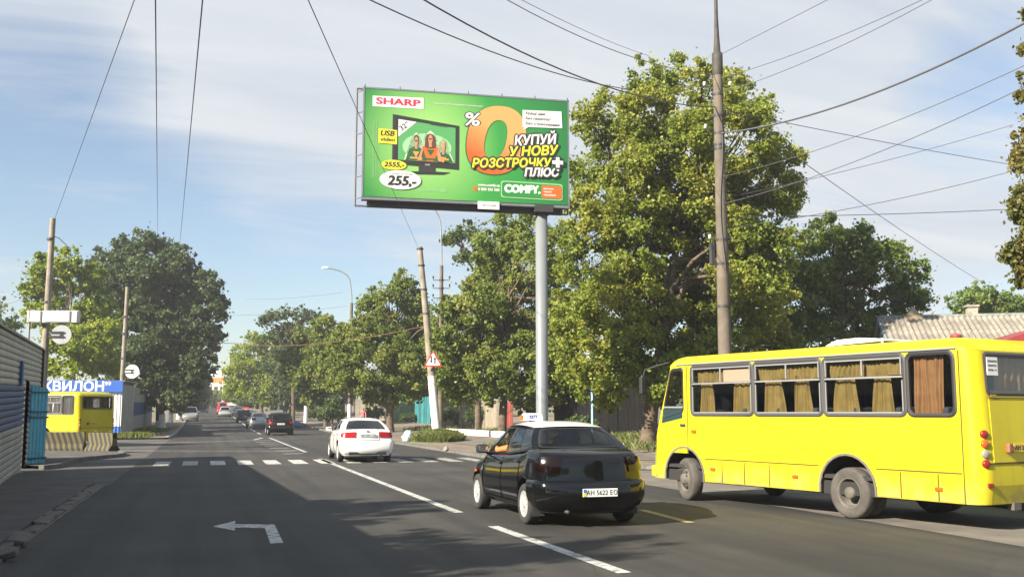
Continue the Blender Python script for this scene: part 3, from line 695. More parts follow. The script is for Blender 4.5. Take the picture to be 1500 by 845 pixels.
# ------------------------------------------------------------------ the billboard
BD0, BD1 = 30.8, 32.2
LB, LT = dp(532, 288.5, BD0), dp(533, 129, BD0); RB, RT = dp(832, 300, BD1), dp(833, 151, BD1)
bx = Vector((RB.x-LB.x, RB.y-LB.y, 0)); BW = bx.length; ang = math.atan2(bx.y, bx.x)
z0 = (LB.z+RB.z)/2; z1 = (LT.z+RT.z)/2; BHH = z1-z0; mid = (LB+RB)/2
bb = thing('billboard', 'large green advertising billboard raised on a single grey steel column', 'billboard', (mid.x, mid.y, 0), ang)
print('billboard', BW, BHH, z0, ang)
def green_mat():
    m = bpy.data.materials.new('poster_print'); m.use_nodes = True; n = m.node_tree.nodes; L = m.node_tree.links; b = n['Principled BSDF']
    t = n.new('ShaderNodeTexCoord')
    def glow(cx, cz, rx, rz_):
        mpp = n.new('ShaderNodeMapping'); mpp.inputs['Location'].default_value = (-cx/rx, 0, -cz/rz_); mpp.inputs['Scale'].default_value = (1/rx, .01, 1/rz_)
        L.new(t.outputs['Object'], mpp.inputs[0]); g_ = n.new('ShaderNodeTexGradient'); g_.gradient_type = 'SPHERICAL'; L.new(mpp.outputs[0], g_.inputs[0]); return g_
    g1 = glow(-BW*.20, z0+BHH*.52, BW*.36, BHH*.75); g2 = glow(-BW*.1, z0+BHH*.4, BW*.75, BHH*1.6)
    r = n.new('ShaderNodeValToRGB'); L.new(g2.outputs['Fac'], r.inputs[0])
    r.color_ramp.elements[0].position = .05; r.color_ramp.elements[0].color = (.008, .115, .035, 1); r.color_ramp.elements[1].position = .75; r.color_ramp.elements[1].color = (.032, .27, .045, 1)
    mx_ = n.new('ShaderNodeMixRGB'); mx_.inputs[2].default_value = (.33, .56, .17, 1); L.new(g1.outputs['Fac'], mx_.inputs[0]); L.new(r.outputs[0], mx_.inputs[1])
    L.new(mx_.outputs[0], b.inputs['Base Color']); b.inputs['Roughness'].default_value = .55; return m
poster = MB().box((0, 0, z0+BHH/2), (BW, .04, BHH)).build('poster', green_mat(), bb)
def fl(name, col, r=.55): return mat(name, col, r)
PW, PG, PY, PO, PK, PRD = fl('print_white', (.66, .66, .65)), fl('print_grey', (.028, .028, .03)), fl('print_yellow', (.66, .60, .03)), fl('print_orange', (.58, .115, .016)), fl('print_black', (.02, .022, .02)), fl('print_red', (.50, .02, .06))
PDG = fl('print_dark_green', (.02, .10, .03)); PSK = fl('print_skin', (.46, .22, .13)); PLG = fl('print_light_green', (.26, .50, .24)); POR2 = fl('print_pale_orange', (.60, .27, .08))
# print positions: a, b in 0..1 of the sheet, read off the picture of the sheet
def XY(a, b): return (-BW/2+a*BW, z0+(1-b)*BHH)
def lay(k): return -.022-.004*k
def pr(name, polyg, m, k, holes=()):
    me = MB().prism([XY(*p) for p in polyg], lambda a, b, e: (a, lay(k)-e, b), .003, [[XY(*p) for p in h] for h in holes]).mesh(name, m)
    fix_normals(me); return link(name, me, poster)
def ell(cx, cyy, rx, ry, n=40): return [(cx+rx*math.cos(2*math.pi*i/n), cyy+ry*math.sin(2*math.pi*i/n)) for i in range(n)]
def tx(s, a, b, hgt, m, k, name='lettering', rot=0.0, **kw):
    x, z = XY(a, b); return text(s, hgt*BHH, m, poster, (x, lay(k), z), (math.pi/2, rot, 0), name, **kw)
def outlined(s, a, b, hgt, m, k, bold, shear=.25, om=None, ob=.045, **kw):
    tx(s, a, b, hgt, om or PG, k, 'lettering_outline', bold=bold+ob*hgt*BHH*.9, shear=shear, **kw); tx(s, a, b, hgt, m, k+1, bold=bold, shear=shear, **kw)
def fit(s_, a0, a1, b, cap, m, k, name='lettering', rot=0.0, bold=0.0, shear=0.0, extra=0.0, **kw):
    """lettering stretched to run from a0 to a1 of the sheet, capitals `cap` high"""
    size = cap*BHH/.73
    me = text_mesh(s_, size, m, shear=shear, **kw)
    if bold > 0: me = embolden(me, bold)
    xs_ = [v.co.x for v in me.vertices]; w0, w1 = min(xs_), max(xs_); c = (w0+w1)/2; q = ((a1-a0)*BW)/((w1-w0)-2*bold)*1.0
    for v in me.vertices: v.co.x = (v.co.x-c)*q
    o = link(name, me, poster); x, z = XY((a0+a1)/2, b); o.location = (x, lay(k), z); o.rotation_euler = (math.pi/2, -rot, 0); return o
def out2(s_, a0, a1, b, cap, m, k, rot=0.0, bold=.014, shear=.22, ob=.05):
    fit(s_, a0, a1, b, cap, PG, k, 'lettering_outline', rot, bold+ob, shear); fit(s_, a0, a1, b, cap, m, k+1, 'lettering', rot, bold, shear)
pr('logo_panel', [(.0365, .065), (.281, .055), (.281, .160), (.0365, .163)], PW, 1)
fit('SHARP', .055, .264, .112, .062, PRD, 2, bold=.012)
fit('Товар не підлягає поверненню за умовами акції', .33, .57, .098, .016, PW, 1)
pr('tv_bezel', [(.133, .225), (.455, .300), (.455, .715), (.133, .690)], PK, 1); pr('tv_edge', [(.133, .225), (.148, .229), (.148, .69), (.133, .69)], PG, 2); pr('tv_shine', [(.315, .285), (.40, .305), (.40, .325), (.315, .305)], PG, 2)
pr('tv_screen', [(.161, .27), (.437, .322), (.437, .655), (.161, .650)], fl('print_screen', (.08, .30, .10)), 2); pr('tv_glow', ell(.30, .52, .118, .13), fl('print_glow', (.28, .52, .28)), 3)
pr('corner_label', [(.161, .27), (.247, .287), (.161, .435)], PW, 3); fit('32”', .166, .214, .335, .05, PK, 4, rot=R(38), bold=.006)
pr('tv_base', [(.225, .750), (.35, .742), (.415, .744), (.38, .768), (.25, .776)], PK, 1); pr('tv_neck', [(.26, .69), (.34, .695), (.34, .755), (.26, .755)], PG, 2)
fit('SHARP', .29, .315, .682, .012, PW, 2)
def printed_person(a, w, top, bot, suit, hair, long_hair, chest):
    pr('figure_outline', [(a-w*.60, top+.12), (a-w*.3, top+.01), (a, top-.03), (a+w*.3, top+.01), (a+w*.60, top+.12), (a+w*.86, bot), (a-w*.86, bot)], fl('print_halo', (.52, .64, .46)), 3)
    pr('figure_torso', [(a-w*.50, top+.125), (a-w*.15, top+.105), (a+w*.15, top+.105), (a+w*.50, top+.125), (a+w*.42, top+.2), (a+w*.45, bot), (a-w*.45, bot), (a-w*.42, top+.2)], suit, 4)
    for s in (-1, 1): pr('figure_arm', [(a+s*w*.5, top+.128), (a+s*w*.38, top+.2), (a+s*w*.52, bot), (a+s*w*.78, bot)][::s], PSK if long_hair else PDG, 5)
    if long_hair: pr('figure_hair', rpoly([(a-w*.36, top+.14), (a+w*.36, top+.14), (a+w*.30, top+.03), (a, top-.012), (a-w*.30, top+.03)], .03), hair, 5)
    else: pr('figure_hair', ell(a, top+.032, w*.17, .036, 16), hair, 5)
    pr('figure_neck', [(a-w*.08, top+.08), (a+w*.08, top+.08), (a+w*.10, top+.125), (a-w*.10, top+.125)], PSK, 6)
    pr('figure_face', ell(a, top+.055, w*.135, .045, 18), PSK, 7); pr('figure_eyes', [(a-w*.09, top+.045), (a+w*.09, top+.045), (a+w*.09, top+.056), (a-w*.09, top+.056)], hair, 8)
    pr('chest_mark', [(a-w*.24, top+.15), (a+w*.24, top+.15), (a, top+.205)], chest, 6); pr('figure_belt', [(a-w*.44, bot-.028), (a+w*.44, bot-.028), (a+w*.44, bot-.012), (a-w*.44, bot-.012)], chest, 6)
BR = fl('print_brown', (.10, .045, .02)); BK = fl('print_hair_dark', (.03, .02, .02)); BLd = fl('print_hair_fair', (.5, .33, .12))
printed_person(.247, .066, .415, .645, PDG, BK, False, POR2)
printed_person(.378, .060, .455, .645, PDG, BLd, False, POR2)
printed_person(.315, .078, .39, .648, PO, BR, True, PDG)
pr('usb_label', [(.067, .368), (.155, .375), (.155, .508), (.067, .502)], PY, 3); fit('USB', .078, .142, .412, .05, PK, 4, bold=.010, shear=.2); fit('video', .078, .145, .468, .036, PK, 4, bold=.006, shear=.2)
pr('price_oval', ell(.1415, .70, .060, .046), PY, 4); fit('2555,-', .096, .190, .70, .045, PK, 5, bold=.010, shear=.15)
pr('price_oval', ell(.1735, .837, .0985, .088), PW, 5); fit('255,-', .115, .248, .85, .088, PK, 6, bold=.022, shear=.15); fit('в кредит за місяць', .122, .232, .782, .016, PG, 6)
fit('LC-32SH130E', .268, .395, .92, .03, PLG, 1, bold=.003)
for i_, s_ in enumerate(('Кількість товару обмежена', 'Зображення може відрізнятися')):
    o = fit(s_, 0, .27, .58, .016, PLG, 1); x, z = XY(.045+.012*i_, .56); o.location = (x, lay(1), z); o.rotation_euler = (math.pi/2, -math.pi/2, 0)
def orange_mat():
    m = bpy.data.materials.new('print_orange_fade'); m.use_nodes = True; n = m.node_tree.nodes; L = m.node_tree.links; b = n['Principled BSDF']
    t = n.new('ShaderNodeTexCoord'); sx = n.new('ShaderNodeSeparateXYZ'); L.new(t.outputs['Object'], sx.inputs[0])
    a = n.new('ShaderNodeMath'); a.operation = 'MULTIPLY_ADD'; L.new(sx.outputs['Z'], a.inputs[0]); a.inputs[1].default_value = 1/(BHH*.6); a.inputs[2].default_value = -(z0+BHH*.25)/(BHH*.6)
    c = n.new('ShaderNodeMath'); c.operation = 'MULTIPLY_ADD'; L.new(sx.outputs['X'], c.inputs[0]); c.inputs[1].default_value = .30; L.new(a.outputs[0], c.inputs[2])
    r = n.new('ShaderNodeValToRGB'); L.new(c.outputs[0], r.inputs[0]); r.color_ramp.elements[0].position = .35; r.color_ramp.elements[0].color = (.56, .095, .014, 1); r.color_ramp.elements[1].position = 1.15 if False else 1.0; r.color_ramp.elements[1].color = (.62, .30, .10, 1)
    L.new(r.outputs[0], b.inputs['Base Color']); b.inputs['Roughness'].default_value = .55; return m
def sell(cx, cyy, rx, ry, sk_, n=48, p=.86): 
    o = []
    for i in range(n):
        t_ = 2*math.pi*i/n; c_, s_ = math.cos(t_), math.sin(t_); x = cx+rx*math.copysign(abs(c_)**p, c_); y = cyy+ry*math.copysign(abs(s_)**p, s_); o.append((x+(cyy-y)*sk_, y))
    return o
zero = sell(.640, .412, .146, .328, .06); hole = sell(.634, .408, .054, .187, .10)[::-1]
pr('zero_edge', sell(.638, .416, .150, .334, .06), PDG, 1, [hole]); pr('zero', zero, orange_mat(), 2, [sell(.636, .408, .054, .187, .10)[::-1]])
out2('%', .486, .556, .235, .125, PW, 3, bold=.012, shear=.12, ob=.03)
pr('speech_panel', [(.770, .108), (.968, .100), (.972, .262), (.800, .270), (.775, .30), (.779, .272), (.770, .270)], PW, 3)
for s_, b_, a1_ in (('Кращі ціни', .138, .885), ('Без переплат', .187, .915), ('Без страхування', .236, .958)): fit(s_, .785, a1_, b_, .027, PK, 4, shear=.2, bold=.004)
out2('КУПУЙ', .729, .943, .397, .098, PW, 4, rot=R(5.5)); out2('У НОВУ', .706, .952, .503, .090, PY, 6, rot=R(5)); out2('РОЗСТРОЧКУ', .519, .916, .630, .086, PY, 8, rot=R(3.2)); out2('ПЛЮС', .779, .952, .706, .078, PW, 10, rot=R(2.6))
def cross(cx, cyy, rx, ry, tx_, ty_): return [(cx-tx_, cyy-ry), (cx+tx_, cyy-ry), (cx+tx_, cyy-ty_), (cx+rx, cyy-ty_), (cx+rx, cyy+ty_), (cx+tx_, cyy+ty_), (cx+tx_, cyy+ry), (cx-tx_, cyy+ry), (cx-tx_, cyy+ty_), (cx-rx, cyy+ty_), (cx-rx, cyy-ty_), (cx-tx_, cyy-ty_)]
pr('plus_outline', cross(.947, .600, .034, .064, .016, .030), PG, 11); pr('plus', cross(.946, .598, .027, .050, .009, .017), PW, 12)
fit('www.comfy.ua', .55, .657, .845, .026, PW, 1, bold=.004); pr('phone_mark', rrect(.526, .865, .544, .905, .004), PO, 1); fit('0 800 303 505', .55, .655, .887, .026, PW, 1, bold=.004)
pr('logo_border', rpoly([(.662, .795), (.972, .803), (.972, .962), (.662, .955)], .02), PLG, 2); pr('logo_field', rpoly([(.667, .805), (.968, .813), (.968, .952), (.667, .945)], .02), fl('print_mid_green', (.02, .20, .04)), 3)
fit('COMFY.', .682, .857, .872, .072, PW, 4, bold=.026); pr('logo_tag', [(.866, .822), (.966, .826), (.966, .944), (.866, .940)], PO, 4)
for s_, b_, a1_ in (('магазин', .853, .925), ('твоєї', .883, .915), ('техніки', .913, .935)): fit(s_, .875, a1_, b_, .016, PW, 5, bold=.002)
# frame, catwalk, column
mb = MB()
for s in (-1, 1): mb.box((s*(BW/2+.025), .10, z0+BHH/2), (.045, .26, BHH+.1))
mb.box((0, .10, z1+.03), (BW+.1, .26, .05)); mb.box((0, .12, z0-.06), (BW+.1, .30, .08)); mb.build('frame', M_steel, bb)
mb = MB(); mb.box((0, .26, z0+BHH/2), (BW+.02, .03, BHH)); mb.build('back_panel', M_dark, bb)
mb = MB()
fr = [(-BW/2-.22, .42, z0-.22), (BW/2+.1, .42, z0-.22), (BW/2+.1, .42, z1+.12), (-BW/2-.22, .42, z1+.12)]
for a, b in zip(fr, fr[1:]+fr[:1]): mb.tube([a, b], .032, 6)
for i in range(6):
    z = z0+BHH*i/5; mb.tube([(-BW/2-.22, .42, z), (-BW/2-.05, .2, z)], .018, 5)
mb.build('guard_rail', mat('rail_grey', (.13, .135, .14), .6), bb)
for i in range(7):
    x = -BW/2+BW*i/6; mb = MB(); mb.tube([(x, -.02, z1+.03), (x, -.02, z1+.13)], .014, 6); mb.build('eye_bolt', M_dark, bb)
PX = (dp(798, 330, 31.9)-Vector((mid.x, mid.y, 0))); ux = bx.normalized(); px_ = PX.x*ux.x+PX.y*ux.y
mb = MB(); mb.box((0, .25, z0-.2), (BW*.96, .16, .16)); mb.box((px_, .3, z0-.14), (.6, .7, .22)); mb.build('support_beam', M_dark, bb)
mb = MB(); mb.lathe([(.19, -.2), (.19, z0-.1), (.0, z0-.08)], 28, Matrix.Translation((px_, .3, 0)))
mb.build('column', mat('column_grey', (.17, .185, .20), .45, var=.08, scale=1.2), bb)
mb = MB(); mb.lathe([(.42, .0), (.42, .16), (.2, .2), (.2, .0)], 20, Matrix.Translation((px_, .3, .05))); mb.build('base_flange', M_steel, bb)
tgx = -BW/2+BW*.60; MB().box((tgx, -.06, z0-.13), (.68, .03, .24)).build('owner_plate', M_white, bb)
text('Автограф', .1, PG, bb, (tgx, -.078, z0-.13), (math.pi/2, 0, 0), shear=.2)

# ------------------------------------------------------------------ overhead cables
def wire(pts, r, label, m=None, sag=0.0, n=16):
    A, B = pts; mb = MB()
    P = [A.lerp(B, i/n)-Vector((0, 0, sag*4*(i/n)*(1-i/n))) for i in range(n+1)]
    mb.tube(P, r*.85, 5, cap=False)
    return tag(mb.build('overhead_wire', m or M_wire), label, 'cable', 'overhead cables')
def w(u0, v0, d0, u1, v1, d1, r, label, sag=0.0, m=None): return wire((dp(u0, v0, d0), dp(u1, v1, d1)), r, label, m, sag)
w(202, -14, 16, 75, 335, 43, .010, 'thin cable slanting down to the pole behind the shed')
w(227.5, -14, 14, 231, 345, 88, .013, 'dark cable coming straight down to the left tree top')
w(298, -14, 14, 262, 372, 88, .014, 'dark cable slanting down to the right side of the left tree')
w(445, -14, 10, 615, 368, 54.2, .007, 'thin cable falling past the left edge of the billboard to the leaning pole')
w(512, -14, 16, 925, 132, 26, .015, 'lower of the two cables crossing the sky above the billboard', .25)
w(597, -14, 15, 1050, 157, 25, .017, 'upper of the two cables crossing above the billboard, ending at the spiked pole', .45)
w(718, -14, 17, 1047, 110, 25, .010, 'thin cable from the top edge into the treetop left of the spiked pole', .3)
w(737, -14, 19, 950, 82, 32, .008, 'very thin upper cable ending at the tip of the big tree', .1)
w(1052, 82, 25, 1240, -14, 18, .008, 'thin cable rising steeply right from the top of the spiked pole')
w(1052, 116, 25, 1372, -10, 18, .009, 'upper of a close pair of cables rising right past the treetop', .12)
w(1052, 138, 25, 1376, -6, 18, .009, 'lower of a close pair of cables rising right past the treetop', .15)
w(1052, 196, 25, 1512, 28, 16.5, .026, 'thick twisted cable rising from the pole to the top right corner', .35)
w(1054, 260, 25, 1514, 90, 17, .009, 'thin cable rising to the right below the thick one', .2)
w(1054, 300, 25, 1514, 121, 17, .010, 'second thin cable rising to the right below the thick one', .2)
w(1054, 160, 25, 1480, 241, 34, .012, 'dark cable running gently down to the brownish tree at the right edge', .05)
w(1054, 150, 25, 1478, 436, 70, .014, 'dark cable dropping steeply to the house roof on the right', .25)
w(1054, 292, 25, 1484, 183, 30, .009, 'faint cable rising to the middle of the right edge tree', .1)
w(1054, 336, 25, 1500, 246, 28, .010, 'faint cable above the round walnut tree, rising to the right', .15)
w(1056, 318, 25, 1510, 305, 30, .012, 'almost level cable above the round walnut tree', .05)
w(177, 490, 71, 345, 503, 90, .030, 'reddish brown cable sagging across the left tree', .1, M_rust); w(345, 503, 90, 620, 478, 56, .026, 'reddish brown cable sagging over the road to the leaning pole', .55, M_rust)
w(360, 438, 120, 503, 428, 75, .013, 'faint cable from far down the street to the curved lamp', .2)
w(0, 447, 46, 62, 424, 43, .008, 'short faint cable entering from the left edge to the pole', .1)
w(300, 462, 110, 508, 448, 75, .012, 'faint low cable over the far street', .25)

# ------------------------------------------------------------------ fences, sheds and the house on the right
def board_fence(u0, d0, u1, d1, h, nb, mats_, label, cat='fence', gap=.01, jitter=.03, name='board_fence'):
    a, b = base(u0, d0), base(u1, d1); d = b-a; L_ = d.xy.length
    t = thing(name, label, cat, a, math.atan2(d.y, d.x))
    w_ = L_/nb
    for i in range(nb):
        hh = h+random.uniform(-jitter, jitter); z = gz(a.x+d.x*(i+.5)/nb, a.y+d.y*(i+.5)/nb)-a.z
        mb = MB(); mb.box((w_*(i+.5), random.uniform(-.01, .01), z+hh/2+.05), (w_-gap, .03, hh)); mb.build('fence_board', random.choice(mats_), t)
    for z in (.45, h-.3):
        mb = MB(); mb.add([(0, .03, z), (L_, .03, z+b.z-a.z), (L_, .03, z+.08+b.z-a.z), (0, .03, z+.08), (0, .07, z), (L_, .07, z+b.z-a.z), (L_, .07, z+.08+b.z-a.z), (0, .07, z+.08)], [(0, 1, 2, 3), (5, 4, 7, 6), (3, 2, 6, 7), (1, 0, 4, 5)]); mb.build('fence_rail', M_dark, t)
    return t
M_gr = [mat('green_board%d' % i, c, .6, var=.2, scale=3) for i, c in enumerate(((.02, .13, .05), (.03, .17, .065), (.012, .08, .035)))]
M_tq = [mat('turquoise_board%d' % i, c, .6, var=.2, scale=3) for i, c in enumerate(((.02, .15, .165), (.03, .20, .215), (.02, .11, .125)))]
M_bk = [mat('shade_dark_board%d' % i, c, .9, spec=.08, var=.3, scale=3) for i, c in enumerate(((.010, .0095, .009), (.014, .012, .010), (.009, .010, .012)))]  # near-black boards: the shade of the trees is put into their colour
M_cb = [mat('pale_panel%d' % i, c, .9, var=.3, scale=2) for i, c in enumerate(((.20, .175, .135), (.25, .22, .165), (.16, .145, .12)))]
M_rd = [mat('red_board%d' % i, c, .7, var=.3, scale=3) for i, c in enumerate(((.22, .045, .035), (.28, .06, .05)))]
board_fence(574, 108, 607, 100, 2.6, 18, M_gr, 'weathered green board fence under the trees left of the leaning pole')
board_fence(608, 98, 630, 93, 2.5, 12, M_tq, 'turquoise board fence just left of the leaning pole')
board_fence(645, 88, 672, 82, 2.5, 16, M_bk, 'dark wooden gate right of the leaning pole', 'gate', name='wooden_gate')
board_fence(673, 80, 737, 68, 2.1, 8, M_cb, 'pale concrete panel fence under the trees left of the billboard column', gap=.06, jitter=.01, name='panel_fence')
board_fence(742, 65, 751, 63.4, 1.9, 5, M_rd, 'short red board fence seen over the black sedan', name='board_fence')
board_fence(812, 58, 960, 47, 2.3, 44, M_bk, 'long board fence coloured dark for tree shade behind the bus front')
board_fence(520, 112, 572, 109, 2.5, 7, M_cb, 'pale panel fence showing above the white sedan', gap=.06, name='panel_fence')
board_fence(430, 190, 505, 140, 2.2, 30, M_bk, 'board fence coloured dark for shade far behind the right trees')
t = board_fence(866, 49.5, 868.5, 49.4, 2.5, 1, [mat('light_blue_post', (.22, .42, .60), .5)], 'light blue gate post in the dark fence behind the black sedan', 'post', name='gate_post')

# house with corrugated roof
HD = 44.0
ra, rb_ = dp(1288, 463.5, HD), dp(1520, 466.5, HD-1.5); dR = Vector((rb_.x-ra.x, rb_.y-ra.y, 0)); HLn = dR.length+9
hz = (ra.z+rb_.z)/2
hs = thing('house', 'low house with a grey corrugated roof and brick chimney behind the bus', 'house', (ra.x, ra.y, 0), math.atan2(dR.y, dR.x))
HR, RUN = hz, 4.6; EZ = hz-1.95
M_slate = mat('corrugated_slate', (0.27, 0.245, 0.205), .9, var=.45, scale=1.4, bump=.3, bscale=20, detail=8)
M_hwall = mat('plaster', (.42, .40, .36), .9, var=.2, scale=1.5)
nsh = int(HLn/1.1); sheet_me = None
for row in range(3):
    for i in range(nsh):
        if sheet_me is None:
            mb = MB(); nn = 24
            mb.grid(lambda a, b: (a, b[0], b[1]+.042*math.cos(2*math.pi*a/(1.1/5))), [1.1*k/nn for k in range(nn+1)], [(-RUN/3-.1, -1.95/3-.042), (0, 0)], sm=True)
            sheet_me = mb.mesh('roof_sheet', M_slate)
        for sgn in (1, -1):
            if sgn == -1 and row > 0: continue
            o = link('roof_sheet', sheet_me, hs); o.location = (i*1.1, -sgn*RUN/3*row, HR-1.95/3*row+.02*(3-row)+random.uniform(0, .01)); 
            if sgn < 0: o.rotation_euler = (0, 0, math.pi); o.location.x += 1.1
mb = MB(); mb.add([(.1, .5, 0), (.1, -RUN+.4, 0), (.1, -RUN+.4, EZ), (.1, 0, HR-.06), (.1, RUN-.4, EZ), (.1, RUN-.4, 0)], [(0, 5, 4, 3), (0, 3, 2, 1)]); mb.box((HLn/2, -RUN+.4, EZ/2), (HLn-.3, .2, EZ-.02)); mb.box((HLn/2, RUN-.4, EZ/2), (HLn-.3, .2, EZ-.02)); mb.build('wall', M_hwall, hs)
mb = MB(); M45 = Matrix.Rotation(math.atan2(1.95, RUN), 3, 'X')
mb.box((-.04, -RUN/2, HR-1.0), (.06, math.hypot(RUN, 1.95)+.1, .2), M=M45); mb.build('barge_board', mat('barge_blue_grey', (.20, .27, .32), .7), hs)
mb = MB(); mb.box((-.04, RUN/2, HR-1.0), (.06, math.hypot(RUN, 1.95)+.1, .2), M=Matrix.Rotation(-math.atan2(1.95, RUN), 3, 'X')); mb.build('barge_board', mat('barge_blue_grey', (.20, .27, .32), .7), hs)
f = MB().box((.04, -.9, HR-1.0), (.06, .6, .7)).build('window', mat('attic_frame', (.16, .24, .30), .6), hs); MB().box((.0, -.9, HR-1.0), (.03, .46, .56)).build('pane', M_inter, f)
mb = MB(); mb.tube([(0, 0, HR+.06), (HLn, 0, HR+.06)], .09, 8); mb.build('ridge_cap', mat('ridge_zinc', (.20, .22, .20), .7, var=.4, scale=3), hs)
chx = dp(1419, 460, HD); chx = Vector((chx.x-ra.x, chx.y-ra.y, 0)).dot(dR.normalized())
ch = MB().box((chx, .25, HR+.15), (.42, .42, .7)).build('chimney', mat('chimney_brick', (.36, .30, .25), .9, var=.35, scale=6, bump=.5, bscale=12), hs)
MB().bbox((chx, .25, HR+.48), (.56, .56, .10), .02).build('chimney_cap', M_conc, ch); MB().box((chx, .25, HR-.05), (.62, .6, .2)).build('chimney_base', M_conc, ch)
for dx_ in (0, .4):
    mb = MB(); mb.tube([(chx-2.3+dx_, -.1, HR-.2), (chx-1.9+dx_, 0, HR+.35)], .03, 5); mb.build('roof_ladder_rail', mat('ochre_wood', (.45, .27, .08), .8), hs)
mb = MB(); mb.add([(chx-2.9, -.3, HR-.1), (chx-1.9, -.3, HR-.1), (chx-2.4, -.3, HR+.45), (chx-2.4, .5, HR+.45)], [(0, 1, 2), (0, 2, 3), (1, 3, 2)]); mb.build('dormer', mat('dormer_wood', (.30, .24, .17), .85, var=.3, scale=5), hs)
# small red roof nearer the bus
ra = dp(1458, 496, 33); t = thing('red_roof_shed', 'small shed with a dark red metal roof just over the bus rear', 'shed', (ra.x, ra.y, 0), -YAW)
zt = dp(1500, 481, 33).z
MB().add([(0, 0, ra.z-.15), (1.4, 0, zt), (4.5, 0, zt), (5.9, 0, ra.z-.15), (0, 2.5, ra.z-.15), (1.4, 1.2, zt), (4.5, 1.2, zt), (5.9, 2.5, ra.z-.15)], [(0, 3, 2, 1), (4, 5, 6, 7), (0, 1, 5, 4), (3, 7, 6, 2), (1, 2, 6, 5)]).build('roof', mat('red_roof_metal', (.24, .035, .035), .5, var=.2, scale=2), t)
MB().box((2.95, 1.4, (ra.z-.15)/2), (5.2, 1.8, ra.z-.2)).build('wall', M_hwall, t)
MB().lathe([(.12, -.2), (.12, .05), (.2, .06), (.16, .16), (0, .2)], 12, Matrix.Translation((-1.0, .6, ra.z+.02))).build('vent_cowl', mat('red_roof_metal', (.24, .035, .035)), t)

# far off-picture roadside things on the left that shade the road: the shed goes on behind the camera
# plastic bag, litter
def lump(name, p, r, m, label, cat, seed):
    bm = bmesh.new(); bmesh.ops.create_icosphere(bm, subdivisions=3, radius=1.0); rr = random.Random(seed)
    ph = [rr.uniform(0, 6) for _ in range(6)]
    for v in bm.verts:
        c = v.co; k = 1+.16*math.sin(3.1*c.x+ph[0])+.14*math.sin(4.3*c.y+ph[1])+.10*math.sin(7*c.z+ph[2]+3*c.x)+.05*math.sin(13*c.x+ph[3])*math.sin(11*c.y+ph[4])
        v.co = Vector((c.x*r[0]*k, c.y*r[1]*k, max(-.02, (c.z*.9+.8)*r[2]*k*(1 if c.z < .5 else 1.15))))
    me = bpy.data.meshes.new(name); bm.to_mesh(me); bm.free(); me.materials.append(m)
    for poly in me.polygons: poly.use_smooth = True
    o = link(name, me); o.location = p; return tag(o, label, cat)
p = base(597.5, 53.5); p.z += .1
lump('plastic_bag', p, (.36, .3, .24), mat('bag_plastic', (.42, .52, .62), .35), 'pale blue plastic bag lying at the left foot of the grass mound', 'bag', 3)
p = base(440, 96); p.z += .05; lump('plastic_bag', p, (.7, .4, .28), mat('bag_blue', (.06, .16, .36), .4), 'dark blue rubbish bag on the verge right of the black hatchback', 'bag', 5)
p = base(654, 40.5); p.z += .1; lump('stone', p, (.12, .1, .08), M_conc, 'small stone on the edge of the verge below the grass mound', 'stone', 8)
# far end of the street: pale building and an orange-topped sign on a post
b = base(312, 300); t = thing('far_building', 'far pale building closing the end of the street', 'building', b, -YAW)
MB().box((2, 6, 4.0), (9, 10, 7.6)).build('wall', mat('far_render', (.46, .44, .41), .9, var=.1, scale=.5), t)
for i in range(5):
    for j in range(2): MB().box((-1.4+1.7*i, .95, 2.2+2.8*j), (.9, .12, 1.3)).build('window', M_inter, t)
MB().box((2, 6, 7.95), (9.5, 10.5, .3)).build('roof', M_sidg, t)
b = base(325.5, 210); t = thing('orange_sign', 'white and orange advertising sign on a white post at the end of the street', 'sign', b, -YAW)
h = dp(325, 560, 210).z-b.z
mb = MB(); mb.tube([(0, 0, 0), (0, 0, h)], .22, 10); mb.build('post', M_white, t)
MB().box((-1.2, 0, h+.5), (3.6, .3, 1.0)).build('sign_panel', mat('sign_orange', (.65, .22, .05), .5), t); MB().box((-1.6, 0, h+1.7), (2.6, .3, 1.3)).build('sign_panel', M_white, t)
b = base(360, 150); t = thing('red_sign', 'small red sign board with a white mark behind the silver sedan', 'sign', b, -YAW)
hh = dp(360, 601, 150).z-b.z; MB().box((0, 0, hh), (.85, .08, .95)).build('sign_panel', mat('sign_red', (.55, .03, .035), .4), t); MB().box((0, -.06, hh), (.4, .03, .4)).build('sign_mark', M_white, t); mb = MB(); mb.tube([(0, 0.06, 0), (0, .06, hh)], .05, 6); mb.build('post', M_dark, t)
